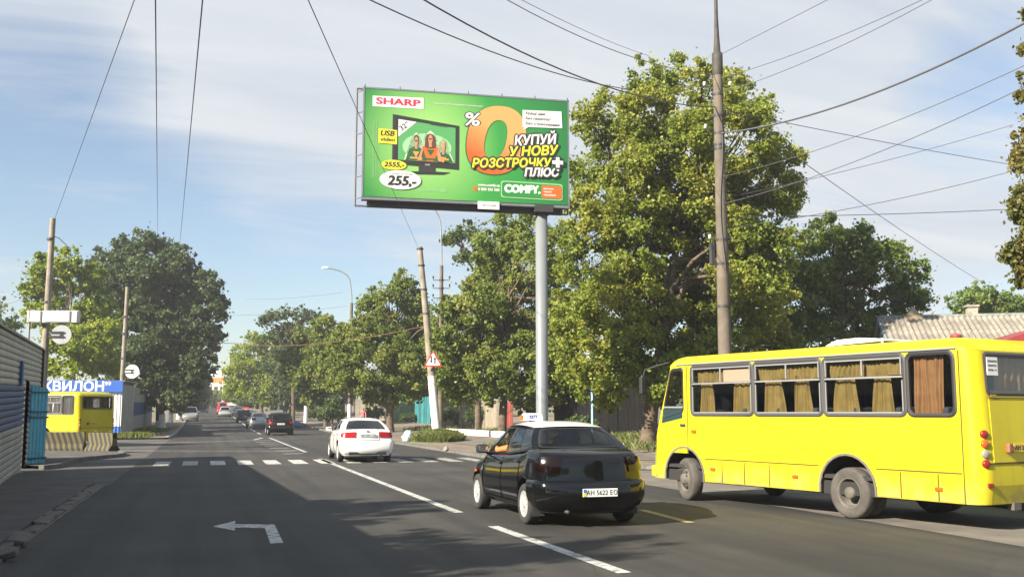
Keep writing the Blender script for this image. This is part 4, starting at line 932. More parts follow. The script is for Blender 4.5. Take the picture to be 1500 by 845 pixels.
# ------------------------------------------------------------------ the yellow bus
def paint(name, col, rough=.22, coat=.6, var=0.0, spec=.5): return mat(name, col, rough, 0, spec, var=var, scale=1.2, coat=coat)
def bus_paint():
    m = bpy.data.materials.new('bus_yellow'); m.use_nodes = True; n = m.node_tree.nodes; L = m.node_tree.links; b = n['Principled BSDF']
    t = n.new('ShaderNodeTexCoord')
    def noise(sc, det, vec=None, ro=.6):
        x = n.new('ShaderNodeTexNoise'); x.inputs['Scale'].default_value = sc; x.inputs['Detail'].default_value = det; x.inputs['Roughness'].default_value = ro; L.new(vec or t.outputs['Object'], x.inputs['Vector']); return x.outputs['Fac']
    def mrange(v, a, c, d=0.0, e=1.0):
        x = n.new('ShaderNodeMapRange'); x.interpolation_type = 'SMOOTHSTEP'; L.new(v, x.inputs['Value'])
        for k, q in zip(('From Min', 'From Max', 'To Min', 'To Max'), (a, c, d, e)): x.inputs[k].default_value = q
        return x.outputs['Result']
    def mul(a, c):
        x = n.new('ShaderNodeMath'); x.operation = 'MULTIPLY'; L.new(a, x.inputs[0]); L.new(c, x.inputs[1]); return x.outputs[0]
    def mixc(f, a, c):
        x = n.new('ShaderNodeMixRGB'); L.new(f, x.inputs[0])
        if isinstance(a, tuple): x.inputs[1].default_value = (*a, 1)
        else: L.new(a, x.inputs[1])
        x.inputs[2].default_value = (*c, 1); return x.outputs[0]
    col = mixc(mrange(noise(1.1, 6), .35, .7), (.54, .475, .010), (.47, .395, .010))
    st = n.new('ShaderNodeMapping'); st.inputs['Scale'].default_value = (7, 7, .45); L.new(t.outputs['Object'], st.inputs[0])
    col = mixc(mrange(noise(1.0, 6, st.outputs[0]), .55, .80, 0, .35), col, (.36, .28, .03))          # run-down streaks
    sx = n.new('ShaderNodeSeparateXYZ'); L.new(t.outputs['Object'], sx.inputs[0])
    col = mixc(mul(mrange(sx.outputs['Z'], .36, .80, .75, 0.0), mrange(noise(3.5, 9), .38, .66, .15, 1)), col, (.24, .20, .10))   # road dust thrown up the skirt
    col = mixc(mrange(noise(9, 10, None, .75), .70, .76, 0, .8), col, (.22, .11, .03))              # chips and rust specks
    L.new(col, b.inputs['Base Color']); b.inputs['Roughness'].default_value = .4; b.inputs['Specular IOR Level'].default_value = .35; b.inputs['Coat Weight'].default_value = .08
    bp2 = n.new('ShaderNodeBump'); bp2.inputs['Strength'].default_value = .25; bp2.inputs['Distance'].default_value = .02; L.new(noise(1.3, 2), bp2.inputs['Height']); L.new(bp2.outputs[0], b.inputs['Normal']); return m
M_byel = bus_paint()
M_bglass = glass('bus_glass', (.74, .76, .76), .08)
M_alu = mat('aluminium_trim', (.34, .345, .35), .4, metal=.5)
M_cur = mat('curtain_gold', (.25, .175, .05), .9, var=.25, scale=6); M_cur2 = mat('curtain_orange_brown', (.30, .155, .065), .9, var=.25, scale=6)
M_rimd = mat('dirty_rim', (.105, .095, .082), .8, var=.35, scale=7); M_under = mat('underbody', (.02, .02, .02), .9)
M_red = mat('lens_red', (.22, .012, .010), .3, coat=.2); M_orange = mat('lens_orange', (.45, .09, .008), .3, coat=.2); M_clear = mat('lens_clear', (.24, .23, .20), .3, coat=.3)
HW = 1.19; BB, BT, RZ = .37, 2.45, 2.67
FRONT = [(.37, 4.87), (.9, 4.84), (1.15, 4.78), (2.45, 4.32), (2.67, 4.15)]
REAR = [(.37, -2.27), (.6, -2.31), (1.2, -2.30), (2.45, -2.24), (2.67, -2.1)]
WIN = [(1.975, 3.585), (.43, 1.955), (-1.14, .405)]; W4 = (-1.95, -1.175); WZ0, WZ1, WZM = 1.555, 2.44, 2.12
def arch_pts(s0, r, zc, zb, n=12):           # from the front foot to the rear foot of a wheel arch, along the skirt
    a0 = math.asin((zb-zc)/r); return [(s0+r*math.cos(a0+(math.pi-2*a0)*i/n), zc+r*math.sin(a0+(math.pi-2*a0)*i/n)) for i in range(n+1)]
def make_bus(t, full=True):
    def side(name, sgn, outer, holes, off, m, parent=t, dpt=None):
        fn = (lambda a, b: (sgn*(HW+off), a, b))
        mb = MB(); mb.poly(outer, holes, fn, flip=(sgn < 0))
        return mb.build(name, m, parent)
    frontedge = [(interp(FRONT, z)-.20, z) for z in (2.45, 2.0, 1.6, 1.15, .9, .37)]
    low_edge = [(-2.05, .37)]
    for sgn in (-1, 1):
        outer = [(-2.02, BB)] + arch_pts(0, .53, .42, BB)[::-1] + arch_pts(3.815, .53, .42, BB)[::-1] + [(a, b) for a, b in frontedge[::-1]] + [(3.0, BT), (0, BT), (-2.02, BT)]
        holes = [rrect(a, WZ0, b, WZ1, .10) for a, b in WIN] + [rrect(W4[0], WZ0, W4[1], WZ1, .10)]
        doorw = [(3.80, 1.62), (4.40, 1.50), (4.36, 1.75), (4.15, 2.40), (3.80, 2.42)]
        if sgn < 0: holes.append(rpoly(doorw, .07))
        mb = MB(); mb.poly(outer, holes, lambda a, b: (sgn*HW, a, b), flip=(sgn > 0))
        mb.build('side_panel', M_byel, t)
        # wheel arches: liners and dusty rubber lips
        for s0 in (0, 3.815):
            ap = arch_pts(s0, .53, .42, BB, 14); ap2 = arch_pts(s0, .565, .42, BB, 14)
            mb = MB(); P = []
            for (a, b), (c, d) in zip(ap, ap2): P += [(sgn*(HW+.012), a, b), (sgn*(HW+.02), c, d), (sgn*(HW+.0), c, d), (sgn*(HW-.03), a, b)]
            mb.add(P, [(4*i+j, 4*i+(j+1) % 4, 4*i+4+(j+1) % 4, 4*i+4+j) for i in range(14) for j in range(4)]); mb.build('wheel_arch_lip', mat('arch_grey', (.16, .145, .115), .8, var=.2), t)
            mb = MB(); P = []
            for (a, b) in ap: P += [(sgn*(HW-.01), a, b), (sgn*(HW-.62), a, b)]
            mb.add(P, [(2*i, 2*i+1, 2*i+3, 2*i+2) for i in range(14)], True); mb.add([(sgn*(HW-.6), a, b) for a, b in ap], [tuple(range(15))]); mb.build('wheel_well', M_under, t)
        # windows
        for wi, (a, b) in enumerate(WIN + [W4]):
            fr = MB(); R_out, R_mid, R_in = rrect(a-.028, WZ0-.024, b+.028, WZ1+.028, .12), rrect(a+.0, WZ0+.0, b-.0, WZ1-.0, .10), rrect(a+.035, WZ0+.035, b-.035, WZ1-.035, .08)
            n = len(R_out)
            fr.add([(sgn*(HW+.004), *p) for p in R_out]+[(sgn*(HW+.016), *p) for p in R_mid]+[(sgn*(HW+.006), *p) for p in R_in]+[(sgn*(HW-.03), *p) for p in R_in], [(k*n+i, k*n+(i+1) % n, (k+1)*n+(i+1) % n, (k+1)*n+i) for k in range(3) for i in range(n)])
            w_ = fr.build('window', mat('window_rubber', (.045, .045, .047), .6) if wi < 3 else M_black, t)
            MB().poly(rrect(a+.02, WZ0+.02, b-.02, WZ1-.02, .08), [], lambda p, q: (sgn*(HW-.012), p, q), flip=(sgn > 0)).build('pane', M_bglass, w_)
            if wi < 3:
                mb = MB(); c = (a+b)/2; wv = .026
                for (p, q, l, h) in ((c, WZM, b-a-.08, wv), (c, WZ1-.05, b-a-.1, wv*.8), (c, (WZM+WZ1)/2-.01, wv, WZ1-WZM-.08), (a+.06, (WZM+WZ1)/2, wv*.8, WZ1-WZM-.06), (b-.06, (WZM+WZ1)/2, wv*.8, WZ1-WZM-.06)): mb.box((sgn*(HW+.004), p, q), (.02, l, h))
                mb.box((sgn*(HW+.0), c, WZ0+.045), (.014, b-a-.1, .02)); mb.box((sgn*HW, a+.05, (WZ0+WZM)/2), (.014, .02, WZM-WZ0-.1)); mb.box((sgn*HW, b-.05, (WZ0+WZM)/2), (.014, .02, WZM-WZ0-.1))
                mb.build('sash', M_alu, w_)
        if sgn < 0:                              # driver's door
            dw = rpoly(doorw, .07); big = [(3.715, .86), (4.58, .86), (4.60, 1.15), (4.545, 1.35), (4.15, 2.45), (3.715, 2.45)]
            d_ = side('driver_door', -1, [(p, q) for p, q in big], [dw], .006, M_byel)
            fr = MB(); n = len(dw); c = Vector((4.08, 1.95)); inn = [tuple(c+(Vector(p)-c)*.90) for p in dw]; out = [tuple(c+(Vector(p)-c)*1.04) for p in dw]
            fr.add([(-HW-.008, *p) for p in out]+[(-HW-.02, *p) for p in dw]+[(-HW-.006, *p) for p in inn], [(k*n+i, k*n+(i+1) % n, (k+1)*n+(i+1) % n, (k+1)*n+i) for k in range(2) for i in range(n)]); fr.build('window_frame', M_black, d_)
            mb = MB(); mb.box((-HW-.014, 4.08, 1.70), (.02, .56, .03)); mb.build('window_trim', M_alu, d_)
            MB().poly(dw, [], lambda p, q: (-HW+.012, p, q), flip=False).build('pane', M_bglass, d_)
            MB().bbox((-HW-.02, 3.82, 1.37), (.03, .14, .045), .01).build('handle', M_dark, d_)
            # dark quarter panel under the driver's window
            mb = MB(); mb.poly([(3.83, 1.50), (4.44, 1.40), (4.40, 1.66), (3.83, 1.68)], [], lambda a, b: (-HW-.011, a, b), flip=True); mb.build('quarter_panel', mat('smoked_panel', (.02, .045, .05), .15), d_)
        # flaps of the skirt, waist rubbing line, markers
        z1 = .775
        for (a, b) in ((.62, 1.625), (1.65, 2.215), (2.24, 2.775), (2.80, 3.22), (-.98, -.60), (-1.61, -1.005), (-2.0, -1.635)):
            MB().prism([(a, BB+.012), (b, BB+.012), (b, z1-.016), (a, z1-.016)], lambda p, q, e: (sgn*(HW+e), p, q), .007).build('skirt_flap', M_byel, t)
        gm_ = mat('gap_shade', (.09, .065, .01), .9)
        for c_, d_ in [((sgn*(HW+.002), 1.905, z1), (.008, 2.69, .02)), ((sgn*(HW+.002), -1.28, z1), (.008, 1.44, .02)), ((sgn*HW, -2.03, 1.41), (.008, .02, 2.08)), ((sgn*HW, 3.695, 1.65), (.008, .018, 1.6)), ((sgn*HW, 4.62, .75), (.008, .016, .75))] + [((sgn*(HW+.004), y_, .565), (.008, .012, .37)) for y_ in (1.6375, 2.2275, 2.7875, -.9925, -1.6225)]:
            MB().box(c_, d_).build('panel_gap', gm_, t)
        MB().box((sgn*(HW+.012), 1.0, 2.485), (.022, 6.0, .022)).build('drip_rail', M_alu, t)
        for (a, z) in ((3.52, 1.26), (3.02, .60), (1.05, .575), (-1.63, .545)):
            MB().bbox((sgn*(HW+.012), a, z), (.03, .12, .055), .01).build('side_marker', M_orange, t)
        MB().bbox((sgn*(HW+.006), 1.95, .62), (.012, .17, .2), .01).build('fuel_flap', M_byel, t)
    # roof, corners and ends: rings of a rounded plan that shrink towards the crown
    def ring(d, z, n=5):
        yf, yr = interp(FRONT, z)-d, interp(REAR, z)+d; h = HW-d; r = max(.03, .20-d*.4)
        out = []
        for cx, cyy, s0 in ((h-r, yr+r, -90), (h-r, yf-r, 0), (-h+r, yf-r, 90), (-h+r, yr+r, 180)):
            for i in range(n+1):
                a = R(s0+90*i/n); out.append((cx+r*math.cos(a), cyy+r*math.sin(a), z))
        return out
    prof = [(0, BT), (.006, 2.5), (.03, 2.555), (.08, 2.605), (.18, 2.64), (.4, 2.66), (.8, 2.672)]
    mb = MB(); P = []; n = 24
    for d, z in prof: P += ring(d, z)
    mb.add(P, [(k*n+i, k*n+(i+1) % n, (k+1)*n+(i+1) % n, (k+1)*n+i) for k in range(len(prof)-1) for i in range(n)], True); mb.add(P[-n:], [tuple(range(n))])
    mb.build('roof', M_byel, t)
    # rear corners (rounded columns) and rear wall with its window
    zs = [.37, .5, .62, .9, 1.3, 1.8, 2.2, 2.45]
    for sgn in (-1, 1):
        mb = MB()
        def cf(a, z):
            yr = interp(REAR, z); r = .22; th = R(90*a); return (sgn*(HW-r+r*math.cos(th)), yr+r-r*math.sin(th)+(0), z) if a >= 0 else (sgn*HW, -2.02, z)
        mb.grid(cf, [-1]+[i/7 for i in range(8)], zs, flip=(sgn < 0)); mb.build('rear_corner', M_byel, t)
        for z, m in ((1.31, M_red), (1.18, M_orange), (1.045, M_clear), (.915, M_red)):
            yr = interp(REAR, z); c = Vector((sgn*(HW-.12), yr+.012, z)); Mx = Matrix.Translation(c) @ Matrix.Rotation(sgn*R(18), 4, 'Z') @ Matrix.Rotation(math.pi/2, 4, 'X')
            mb = MB(); mb.lathe([(.056, -.02), (.056, .012), (.046, .02), (0, .024)], 16, Mx); mb.build('tail_light', m, t)
        MB().bbox((sgn*(HW-.16), interp(REAR, .63)-.004, .63), (.09, .03, .055), .008, M=Matrix.Rotation(sgn*R(10), 3, 'Z')).build('reflector', M_red, t)
    xr = HW-.22
    rw = rrect(-.94, 1.86, .94, 2.40, .06)
    MB().poly([(-xr, .37), (xr, .37), (xr, .62), (xr, 1.2), (xr, 2.45), (-xr, 2.45), (-xr, 1.2), (-xr, .62)], [rw], lambda a, b: (a, interp(REAR, b), b)).build('rear_panel', M_byel, t)
    n = len(rw); inn = rrect(-.9, 1.9, .9, 2.36, .05); fr = MB()
    fr.add([(p, interp(REAR, q)-.006, q) for p, q in rrect(-.97, 1.83, .97, 2.43, .08)]+[(p, interp(REAR, q)-.016, q) for p, q in rw]+[(p, interp(REAR, q)-.004, q) for p, q in inn], [(k*n+i, k*n+(i+1) % n, (k+1)*n+(i+1) % n, (k+1)*n+i) for k in range(2) for i in range(n)])
    w_ = fr.build('window', mat('rear_window_rubber', (.06, .06, .062), .6), t); MB().poly(inn, [], lambda a, b: (a, interp(REAR, b)+.015, b)).build('pane', M_bglass, w_)
    MB().prism([(-.93, .93), (.93, .93), (.93, 1.78), (-.93, 1.78)], lambda a, b, e: (a, interp(REAR, b)-e, b), .012).build('engine_hatch', M_byel, t)
    MB().box((0, -2.308, .915), (1.98, .012, .018)).build('panel_gap', mat('gap_shade', (.20, .15, .012)), t); MB().box((0, -2.285, 1.795), (1.86, .012, .018)).build('panel_gap', mat('gap_shade', (.20, .15, .012)), t)
    nb_ = MB().bbox((-.80, -2.268, 2.23), (.24, .006, .25), .002).build('window_notice', M_white, t)
    for i, s in enumerate(('ЗБІЛЬШЕНА', 'КІЛЬКІСТЬ', 'МІСЦЬ - 43')): text(s, .034, PK, nb_, (-.80, -2.2725, 2.30-.06*i), (math.pi/2, 0, 0))
    eb = MB().bbox((-.62, -2.34, 1.12), (.10, .07, .13), .02).build('plate_lamp', mat('dull_red', (.22, .09, .05), .5), t)
    pl = MB().bbox((-.25, -2.325, 1.12), (.52, .012, .115), .004).build('number_plate', mat('plate_yellow', (.70, .50, .05), .4), t); text('АН 2415 АА', .09, PK, pl, (-.25, -2.334, 1.12), (math.pi/2, 0, 0), bold=.002)
    for s, z in (('Увага', 1.80),): pass
    MB().bbox((-.83, -2.285, 1.83), (.12, .006, .03), .002).build('small_badge', mat('badge_ochre', (.35, .24, .03), .5), t)
    # front face with windscreen
    def ff(a, b): return (a*(HW), interp(FRONT, b)+.02-.22*a**4, b)
    us = [-1+i/8 for i in range(17)]
    mb = MB(); mb.grid(ff, us, [.37, .6, .9, 1.15, 1.3]); mb.grid(ff, us, [2.3, 2.45]); mb.grid(ff, [-1, -.93], [1.3, 1.8, 2.3]); mb.grid(ff, [.93, 1], [1.3, 1.8, 2.3]); mb.build('front_panel', M_byel, t)
    mb = MB(); mb.grid(ff, [-.93+1.86*i/12 for i in range(13)], [1.3, 1.6, 2.0, 2.3]); mb.build('windscreen', M_bglass, t)
    for s in (-1, 1):
        mb = MB(); mb.lathe([(.11, -.03), (.11, .03), (.08, .05), (0, .06)], 16, Matrix.Translation((s*.85, 4.80, .78)) @ Matrix.Rotation(-math.pi/2, 4, 'X')); mb.build('headlight', M_clear, t)
    MB().bbox((0, 4.90, .48), (2.1, .16, .22), .04).build('front_bumper', M_byel, t)
    # mirror on a long arm
    mb = MB(); mb.tube([(-1.05, 4.38, 2.55), (-1.18, 4.55, 2.50), (-1.33, 4.76, 2.42), (-1.36, 4.80, 2.28)], .016, 6); mb.build('mirror_arm', M_black, t)
    MB().bbox((-1.36, 4.80, 2.12), (.13, .10, .34), .03).build('mirror', M_black, t)
    # roof hatch, raised
    hm = MB(); hm.prism(rpoly([(-.62, 2.70), (.62, 2.725), (.50, 2.765), (.1, 2.80), (-.35, 2.79)], .05), lambda a, b, e: (-.52+e, -a, b), .85)
    for s in (-.55, .45): hm.box((-.5, s, 2.72), (.03, .03, .1)); hm.box((.3, s, 2.72), (.03, .03, .1))
    ho = hm.build('roof_hatch', mat('hatch_grey', (.60, .60, .60), .5), t); ho.location = (0, .35, -.01)
    # inside: floor, seats, curtains
    MB().box((0, 1.2, .62), (2.3, 6.6, .06)).build('floor', M_inter, t)
    MB().box((0, 1.2, .45), (2.25, 6.3, .2)).build('chassis', M_under, t)
    M_seat = mat('seat_cloth', (.05, .055, .07), .9); mbp = MB(); mbp.bbox((0, 0, .98), (.86, .42, .12), .03); mbp.bbox((0, -.22, 1.32), (.86, .10, .72), .04); sme = mbp.mesh('seat', M_seat)
    for i in range(6):
        for x in (-.68, .68):
            o = link('seat', sme, t); o.location = (x, -1.5+.8*i, 0)
    MB().bbox((-.62, 3.6, 1.2), (.5, .12, .9), .04).build('driver_seat', M_seat, t)
    MB().box((.1, 3.66, 1.55), (2.0, .04, 1.75)).build('partition', mat('partition_dark', (.05, .055, .06), .7), t)
    def curtain(name, s0, s1, zt, zb, m, sgn=-1, waist=None, folds=8):
        mb = MB(); nn = folds*6
        def fn(a, b):
            q = 1.0
            if waist: q = waist*.85+(1-waist*.85)*min(1, max(0, b))**.8
            mid_ = (s0+s1)/2; s = mid_+(s0+(s1-s0)*a-mid_)*q
            f_ = a+.05*math.sin(5.3*a+s0*3)+.02*math.sin(13*a+s1)+.012*math.sin(3*b+9*a); return (sgn*(HW-.10-(.012+.014*abs(math.sin(4*a+s0)))*math.cos(2*math.pi*folds*f_)-.012*math.sin(17*a+2*b)), s+.012*math.sin(4*b+6*a+s0), zt+(zb-zt)*b+.012*math.sin(9*a+s1)*b)
        mb.grid(fn, [i/nn for i in range(nn+1)], [i/8 for i in range(9)]); return mb.build(name, m, t)
    for k, (a, b) in enumerate(WIN):
        if k == 0: curtain('curtain', a+.86, b-.08, 2.42, 2.14, M_cur, folds=9); MB().box((-HW+.05, a+.42, 2.27), (.01, .72, .26)).build('sun_blind', mat('peach_blind', (.62, .42, .30), .8), t)
        else: curtain('curtain', a+.07, b-.07, 2.42, 2.14, M_cur, folds=16)
        curtain('curtain', a+.10 if k == 0 else a+.28, a+.62 if k == 0 else a+.70, 2.2, 1.5, M_cur, waist=.72, folds=6)
        curtain('curtain', b-.62 if k else b-.52, b-.10, 2.2, 1.5, M_cur, waist=.70, folds=6)
        curtain('curtain', a+.02, b-.02, 2.44, 1.5, mat('curtain_shade', (.075, .05, .02), .9), sgn=1, folds=12)
    curtain('curtain', W4[0]+.24, W4[1]-.05, 2.44, 1.5, M_cur2, folds=9)
    curtain('curtain', W4[0]+.02, W4[1]-.02, 2.44, 1.5, mat('curtain_shade', (.075, .05, .02)), sgn=1, folds=9)
    mb = MB(); mb.grid(lambda a, b: (a, -2.17+.02*math.cos(a*42), b), [-.64+1.5*i/90 for i in range(91)], [1.85, 2.42]); mb.build('curtain', mat('curtain_brown', (.34, .20, .10), .9), t)
    # wheels
    def wheel(x, y, sgn, steer=0.0, dual=False):
        o = bpy.data.objects.new('wheel', None); COL.objects.link(o); o.parent = t; o.location = (x, y, .385); o.rotation_euler = (0, 0, steer)
        ty = MB(); ty.lathe([(.225, .085), (.25, .10), (.33, .108), (.365, .098), (.383, .07), (.385, 0), (.383, -.07), (.365, -.098), (.33, -.108), (.225, -.1)], 40, axis='X')
        if dual: ty.lathe([(.225, -.15), (.33, -.142), (.383, -.19), (.385, -.25), (.383, -.30), (.33, -.36), (.225, -.36)], 30, axis='X')
        me = ty.mesh('tyre', M_dusty)
        q = link('tyre', me, o); q.scale = (sgn, 1, 1)
        rm = MB()
        if dual: rm.lathe([(.235, .095), (.215, .10), (.205, .06), (.19, -.04), (.16, -.055), (.10, -.05), (.095, .03), (.09, .10), (.07, .11), (0, .112)], 32, axis='X')
        else: rm.lathe([(.235, .095), (.215, .10), (.205, .06), (.19, .065), (.17, .09), (.12, .11), (.10, .115), (.095, .15), (.07, .165), (0, .168)], 32, axis='X')
        q = rm.build('rim', M_rimd, o); q.scale = (sgn, 1, 1)
        hb = MB()
        for i in range(6):
            a = 2*math.pi*i/6; y_, z_ = .145*math.cos(a), .145*math.sin(a)
            if i % 2 == 0: hb.lathe([(.038, -.045 if dual else .108), (.03, -.04 if dual else .112), (0, -.039 if dual else .112)], 12, Matrix.Translation((0, y_, z_)), axis='X')
            a += .5; hb.lathe([(.014, -.05 if dual else .1), (.014, -.01 if dual else .135), (0, -.01 if dual else .135)], 6, Matrix.Translation((0, .128*math.cos(a), .128*math.sin(a))), axis='X')
        q = hb.build('hub_bolts', M_dark, o); q.scale = (sgn, 1, 1)
    wheel(-HW+.13, 3.815, -1, -R(16)); wheel(HW-.13, 3.815, 1, -R(16)); wheel(-HW+.13, 0, -1, 0, True); wheel(HW-.13, 0, 1, 0, True)
    for y in (0, 3.815):
        mb = MB(); mb.tube([(-.95, y, .385), (.95, y, .385)], .07, 8); mb.build('axle', M_under, t)
    mb = MB(); mb.tube([(.3, -2.0, .36), (.3, -2.38, .34)], .04, 8); mb.box((-.45, -2.25, .33), (.16, .1, .1)); mb.build('exhaust', M_rimd, t)
rc = dp(1237, 604, 15.85); TH = R(30.4)
hd = (FWD*math.cos(TH)-RGT*math.sin(TH)); rgt = Vector((hd.y, -hd.x, 0))
bo = Vector((rc.x, rc.y, 0)) + rgt*(HW-.0)
bus = thing('bus', 'bright yellow bus with brown curtains pulling out at the right', 'bus', bo, math.atan2(-hd.x, hd.y))
make_bus(bus)
# the second minibus parked in the yard on the left
bc = base(118.5, 47.8); TH2 = R(66)
hd2 = (FWD*math.cos(TH2)-RGT*math.sin(TH2)); rg2 = Vector((hd2.y, -hd2.x, 0))
bus2 = copy_tree(bus); bus2.name = 'bus.001'
for c_ in list(bus2.children):               # this one has darker plain curtains and no raised hatch
    if c_.name.startswith(('roof_hatch', 'sun_blind', 'window_notice')):
        for k_ in list(c_.children): bpy.data.objects.remove(k_)
        bpy.data.objects.remove(c_)
bus2.location = bc + hd2*2.27 + rg2*(HW-.1); bus2.rotation_euler = (0, 0, math.atan2(-hd2.x, hd2.y)); bus2.scale = (.95, .95, .97)
bus2['label'] = 'older yellow minibus parked in the yard on the left behind striped barriers'
cur = mat('curtain_grey', (.12, .11, .09), .9, var=.3, scale=5)
for c_ in bus2.children:
    if c_.name.startswith('curtain'): c_.data = c_.data.copy(); c_.data.materials.clear(); c_.data.materials.append(cur)

# ------------------------------------------------------------------ cars
M_cglass = glass('car_glass', (.30, .32, .33), .05); M_dglass = glass('car_glass_dark', (.10, .11, .12), .05)
M_alloy = mat('alloy_wheel', (.62, .62, .62), .35, metal=.35); M_cap = mat('silver_hubcap', (.42, .43, .44), .4, metal=.3)
M_tl = mat('tail_red', (.30, .005, .010), .25, coat=.2, spec=.3); M_smoke = mat('tail_smoked', (.006, .0015, .0015), .10, coat=0.0, spec=.4)
def plate(t, s, y, z, w=.52, h=.112, tilt=0.0, blue=True, m=None):
    p = MB().bbox((0, 0, 0), (w, .012, h), .004).build('number_plate', m or M_white, t); p.location = (0, y, z); p.rotation_euler = (tilt, 0, 0)
    if blue:
        MB().box((-w/2+.028, -.008, h*.22), (.045, .004, h*.44)).build('plate_flag', mat('flag_blue', (.03, .16, .5), .5), p); MB().box((-w/2+.028, -.008, -h*.22), (.045, .004, h*.44)).build('plate_flag', mat('flag_yellow', (.75, .55, .03), .5), p)
    text(s, h*.84, PK, p, (.022, -.0085, -.002), (math.pi/2, 0, 0), bold=0.0, sx=.90, spacing=1.04)
def make_car(t, P, body, detail=True):
    L, Wd, zb = P['L'], P['W'], P.get('zb', .19)
    top = P['top']; plan = P['plan']; h2 = Wd/2; yR, yF = -L/2, L/2
    rear_dy, front_dy = P['rear_dy'], P['front_dy']; sect = P.get('sect', [(0, .86), (.08, .93), (.25, .985), (.5, 1.0), (.75, .985), (.92, .945), (1, .90)])
    def ztop(y): return smooth(top, y)
    def half(y, z):
        k = (z-zb)/(ztop(y)-zb); return h2*smooth(plan, y)*interp(sect, max(0, min(1, k)))
    def yshift(y, z, i):
        a = max(0, 1-(y-yR)/.75); b = max(0, 1-(yF-y)/.8); s = 0
        if a > 0: s += a*(interp(rear_dy, z)+P.get('rb', .10)*i*i*a)
        if b > 0: s -= b*(interp(front_dy, z)+P.get('fb', .16)*i*i*b)
        return s
    def S(i, y, k):                              # point of the body: i across, y along, k up
        z0, z1 = zb+(.06 if abs(y) > L/2-.5 else 0)*0, ztop(y)
        z = z0+k*(z1-z0); x = i*half(y, z); z += (0.028*(1-i*i)*k*k if k > .9 else 0)
        return Vector((x, y+yshift(y, z, i), z))
    ni = [-1, -.9, -.6, -.3, 0, .3, .6, .9, 1]; nk = [0, .06, .2, .35, .5, .65, .8, .92, 1]
    ny = sorted(set([yR, yR+.05, yR+.15] + [yR+.3+(L-.6)*q/20 for q in range(21)] + [yF-.15, yF-.05, yF]))
    bm = bmesh.new(); key = {}
    def vtx(a, b, c):
        if (a, b, c) not in key: key[(a, b, c)] = bm.verts.new(S(ni[a], ny[b], nk[c]))
        return key[(a, b, c)]
    A, B, C = len(ni)-1, len(ny)-1, len(nk)-1
    for a in range(A):
        for b in range(B):
            bm.faces.new([vtx(a, b, 0), vtx(a, b+1, 0), vtx(a+1, b+1, 0), vtx(a+1, b, 0)]); bm.faces.new([vtx(a, b, C), vtx(a+1, b, C), vtx(a+1, b+1, C), vtx(a, b+1, C)])
    for b in range(B):
        for c in range(C):
            bm.faces.new([vtx(0, b, c), vtx(0, b, c+1), vtx(0, b+1, c+1), vtx(0, b+1, c)]); bm.faces.new([vtx(A, b, c), vtx(A, b+1, c), vtx(A, b+1, c+1), vtx(A, b, c+1)])
    for a in range(A):
        for c in range(C):
            bm.faces.new([vtx(a, 0, c), vtx(a+1, 0, c), vtx(a+1, 0, c+1), vtx(a, 0, c+1)]); bm.faces.new([vtx(a, B, c), vtx(a, B, c+1), vtx(a+1, B, c+1), vtx(a+1, B, c)])
    me = bpy.data.meshes.new('body'); bmesh.ops.recalc_face_normals(bm, faces=list(bm.faces)); bm.to_mesh(me); bm.free()
    ob = bpy.data.objects.new('body', me); COL.objects.link(ob)
    ob.modifiers.new('s', 'SUBSURF').levels = 1
    wr = P['wr']; cutters = []
    for y in (P['yr'], P['yf']):
        for s in (-1, 1):
            mb = MB(); mb.lathe([(0, 0), (wr*1.19, 0), (wr*1.19, .6), (0, .6)], 28, sm=False)
            cm = mb.mesh('c', M_under); bmc = bmesh.new(); bmc.from_mesh(cm); bmesh.ops.remove_doubles(bmc, verts=list(bmc.verts), dist=1e-5); bmesh.ops.recalc_face_normals(bmc, faces=list(bmc.faces)); bmc.to_mesh(cm); bmc.free()
            co = bpy.data.objects.new('c', cm); COL.objects.link(co); co.rotation_euler = (0, s*math.pi/2, 0); co.location = (s*(h2-.28), y, wr+.03); cutters.append(co)
            md = ob.modifiers.new('b', 'BOOLEAN'); md.object = co; md.operation = 'DIFFERENCE'; md.solver = 'EXACT'
    bpy.context.view_layer.update()
    dg = bpy.context.evaluated_depsgraph_get(); nm = bpy.data.meshes.new_from_object(ob.evaluated_get(dg)); nm.name = 'body'
    for c in cutters: bpy.data.objects.remove(c)
    bpy.data.objects.remove(ob)
    nm.materials.clear(); nm.materials.append(body); nm.materials.append(M_under)
    r2 = (wr*1.19)
    for poly in nm.polygons:
        c = poly.center; poly.use_smooth = True
        inside = any(abs(math.hypot(c.y-y, c.z-wr-.03)-r2) < .012 and abs(c.x) > h2-.3 and abs(poly.normal.x) < .5 for y in (P['yr'], P['yf'])) or (any(math.hypot(c.y-y, c.z-wr-.03) < r2+.01 for y in (P['yr'], P['yf'])) and abs(c.x) < h2-.2 and abs(poly.normal.x) > .8)
        poly.material_index = 1 if inside or (c.z < zb+.03 and poly.normal.z < -.5) else 0
        if inside: poly.use_smooth = False
    link('body', nm, t)
    # --- greenhouse
    gA, gB, gC, gD = P['gl']                      # base of windscreen, top of windscreen, top of rear window, base of rear window
    zr, wrf = P['zroof'], P['wroof']
    def zroof(y): q = (y-(gB+gC)/2)/max(.1, (gB-gC)/2); return zr-.035*abs(q)**2.2
    def Gp(a, tt, s, off=0.0):                   # side of the greenhouse
        yb, yt = gA+(gD-gA)*a, gB+(gC-gB)*a
        bx_, bz = half(yb, ztop(yb))*P.get('wbelt', 1.0)-.01, ztop(yb)-.012
        tx_, tz = wrf*(1-.06*abs(2*a-1)**3), zroof(yt)-.045
        x = bx_+(tx_-bx_)*tt+.035*math.sin(math.pi*tt)+off; return Vector((s*x, yb+(yt-yb)*tt, bz+(tz-bz)*tt))
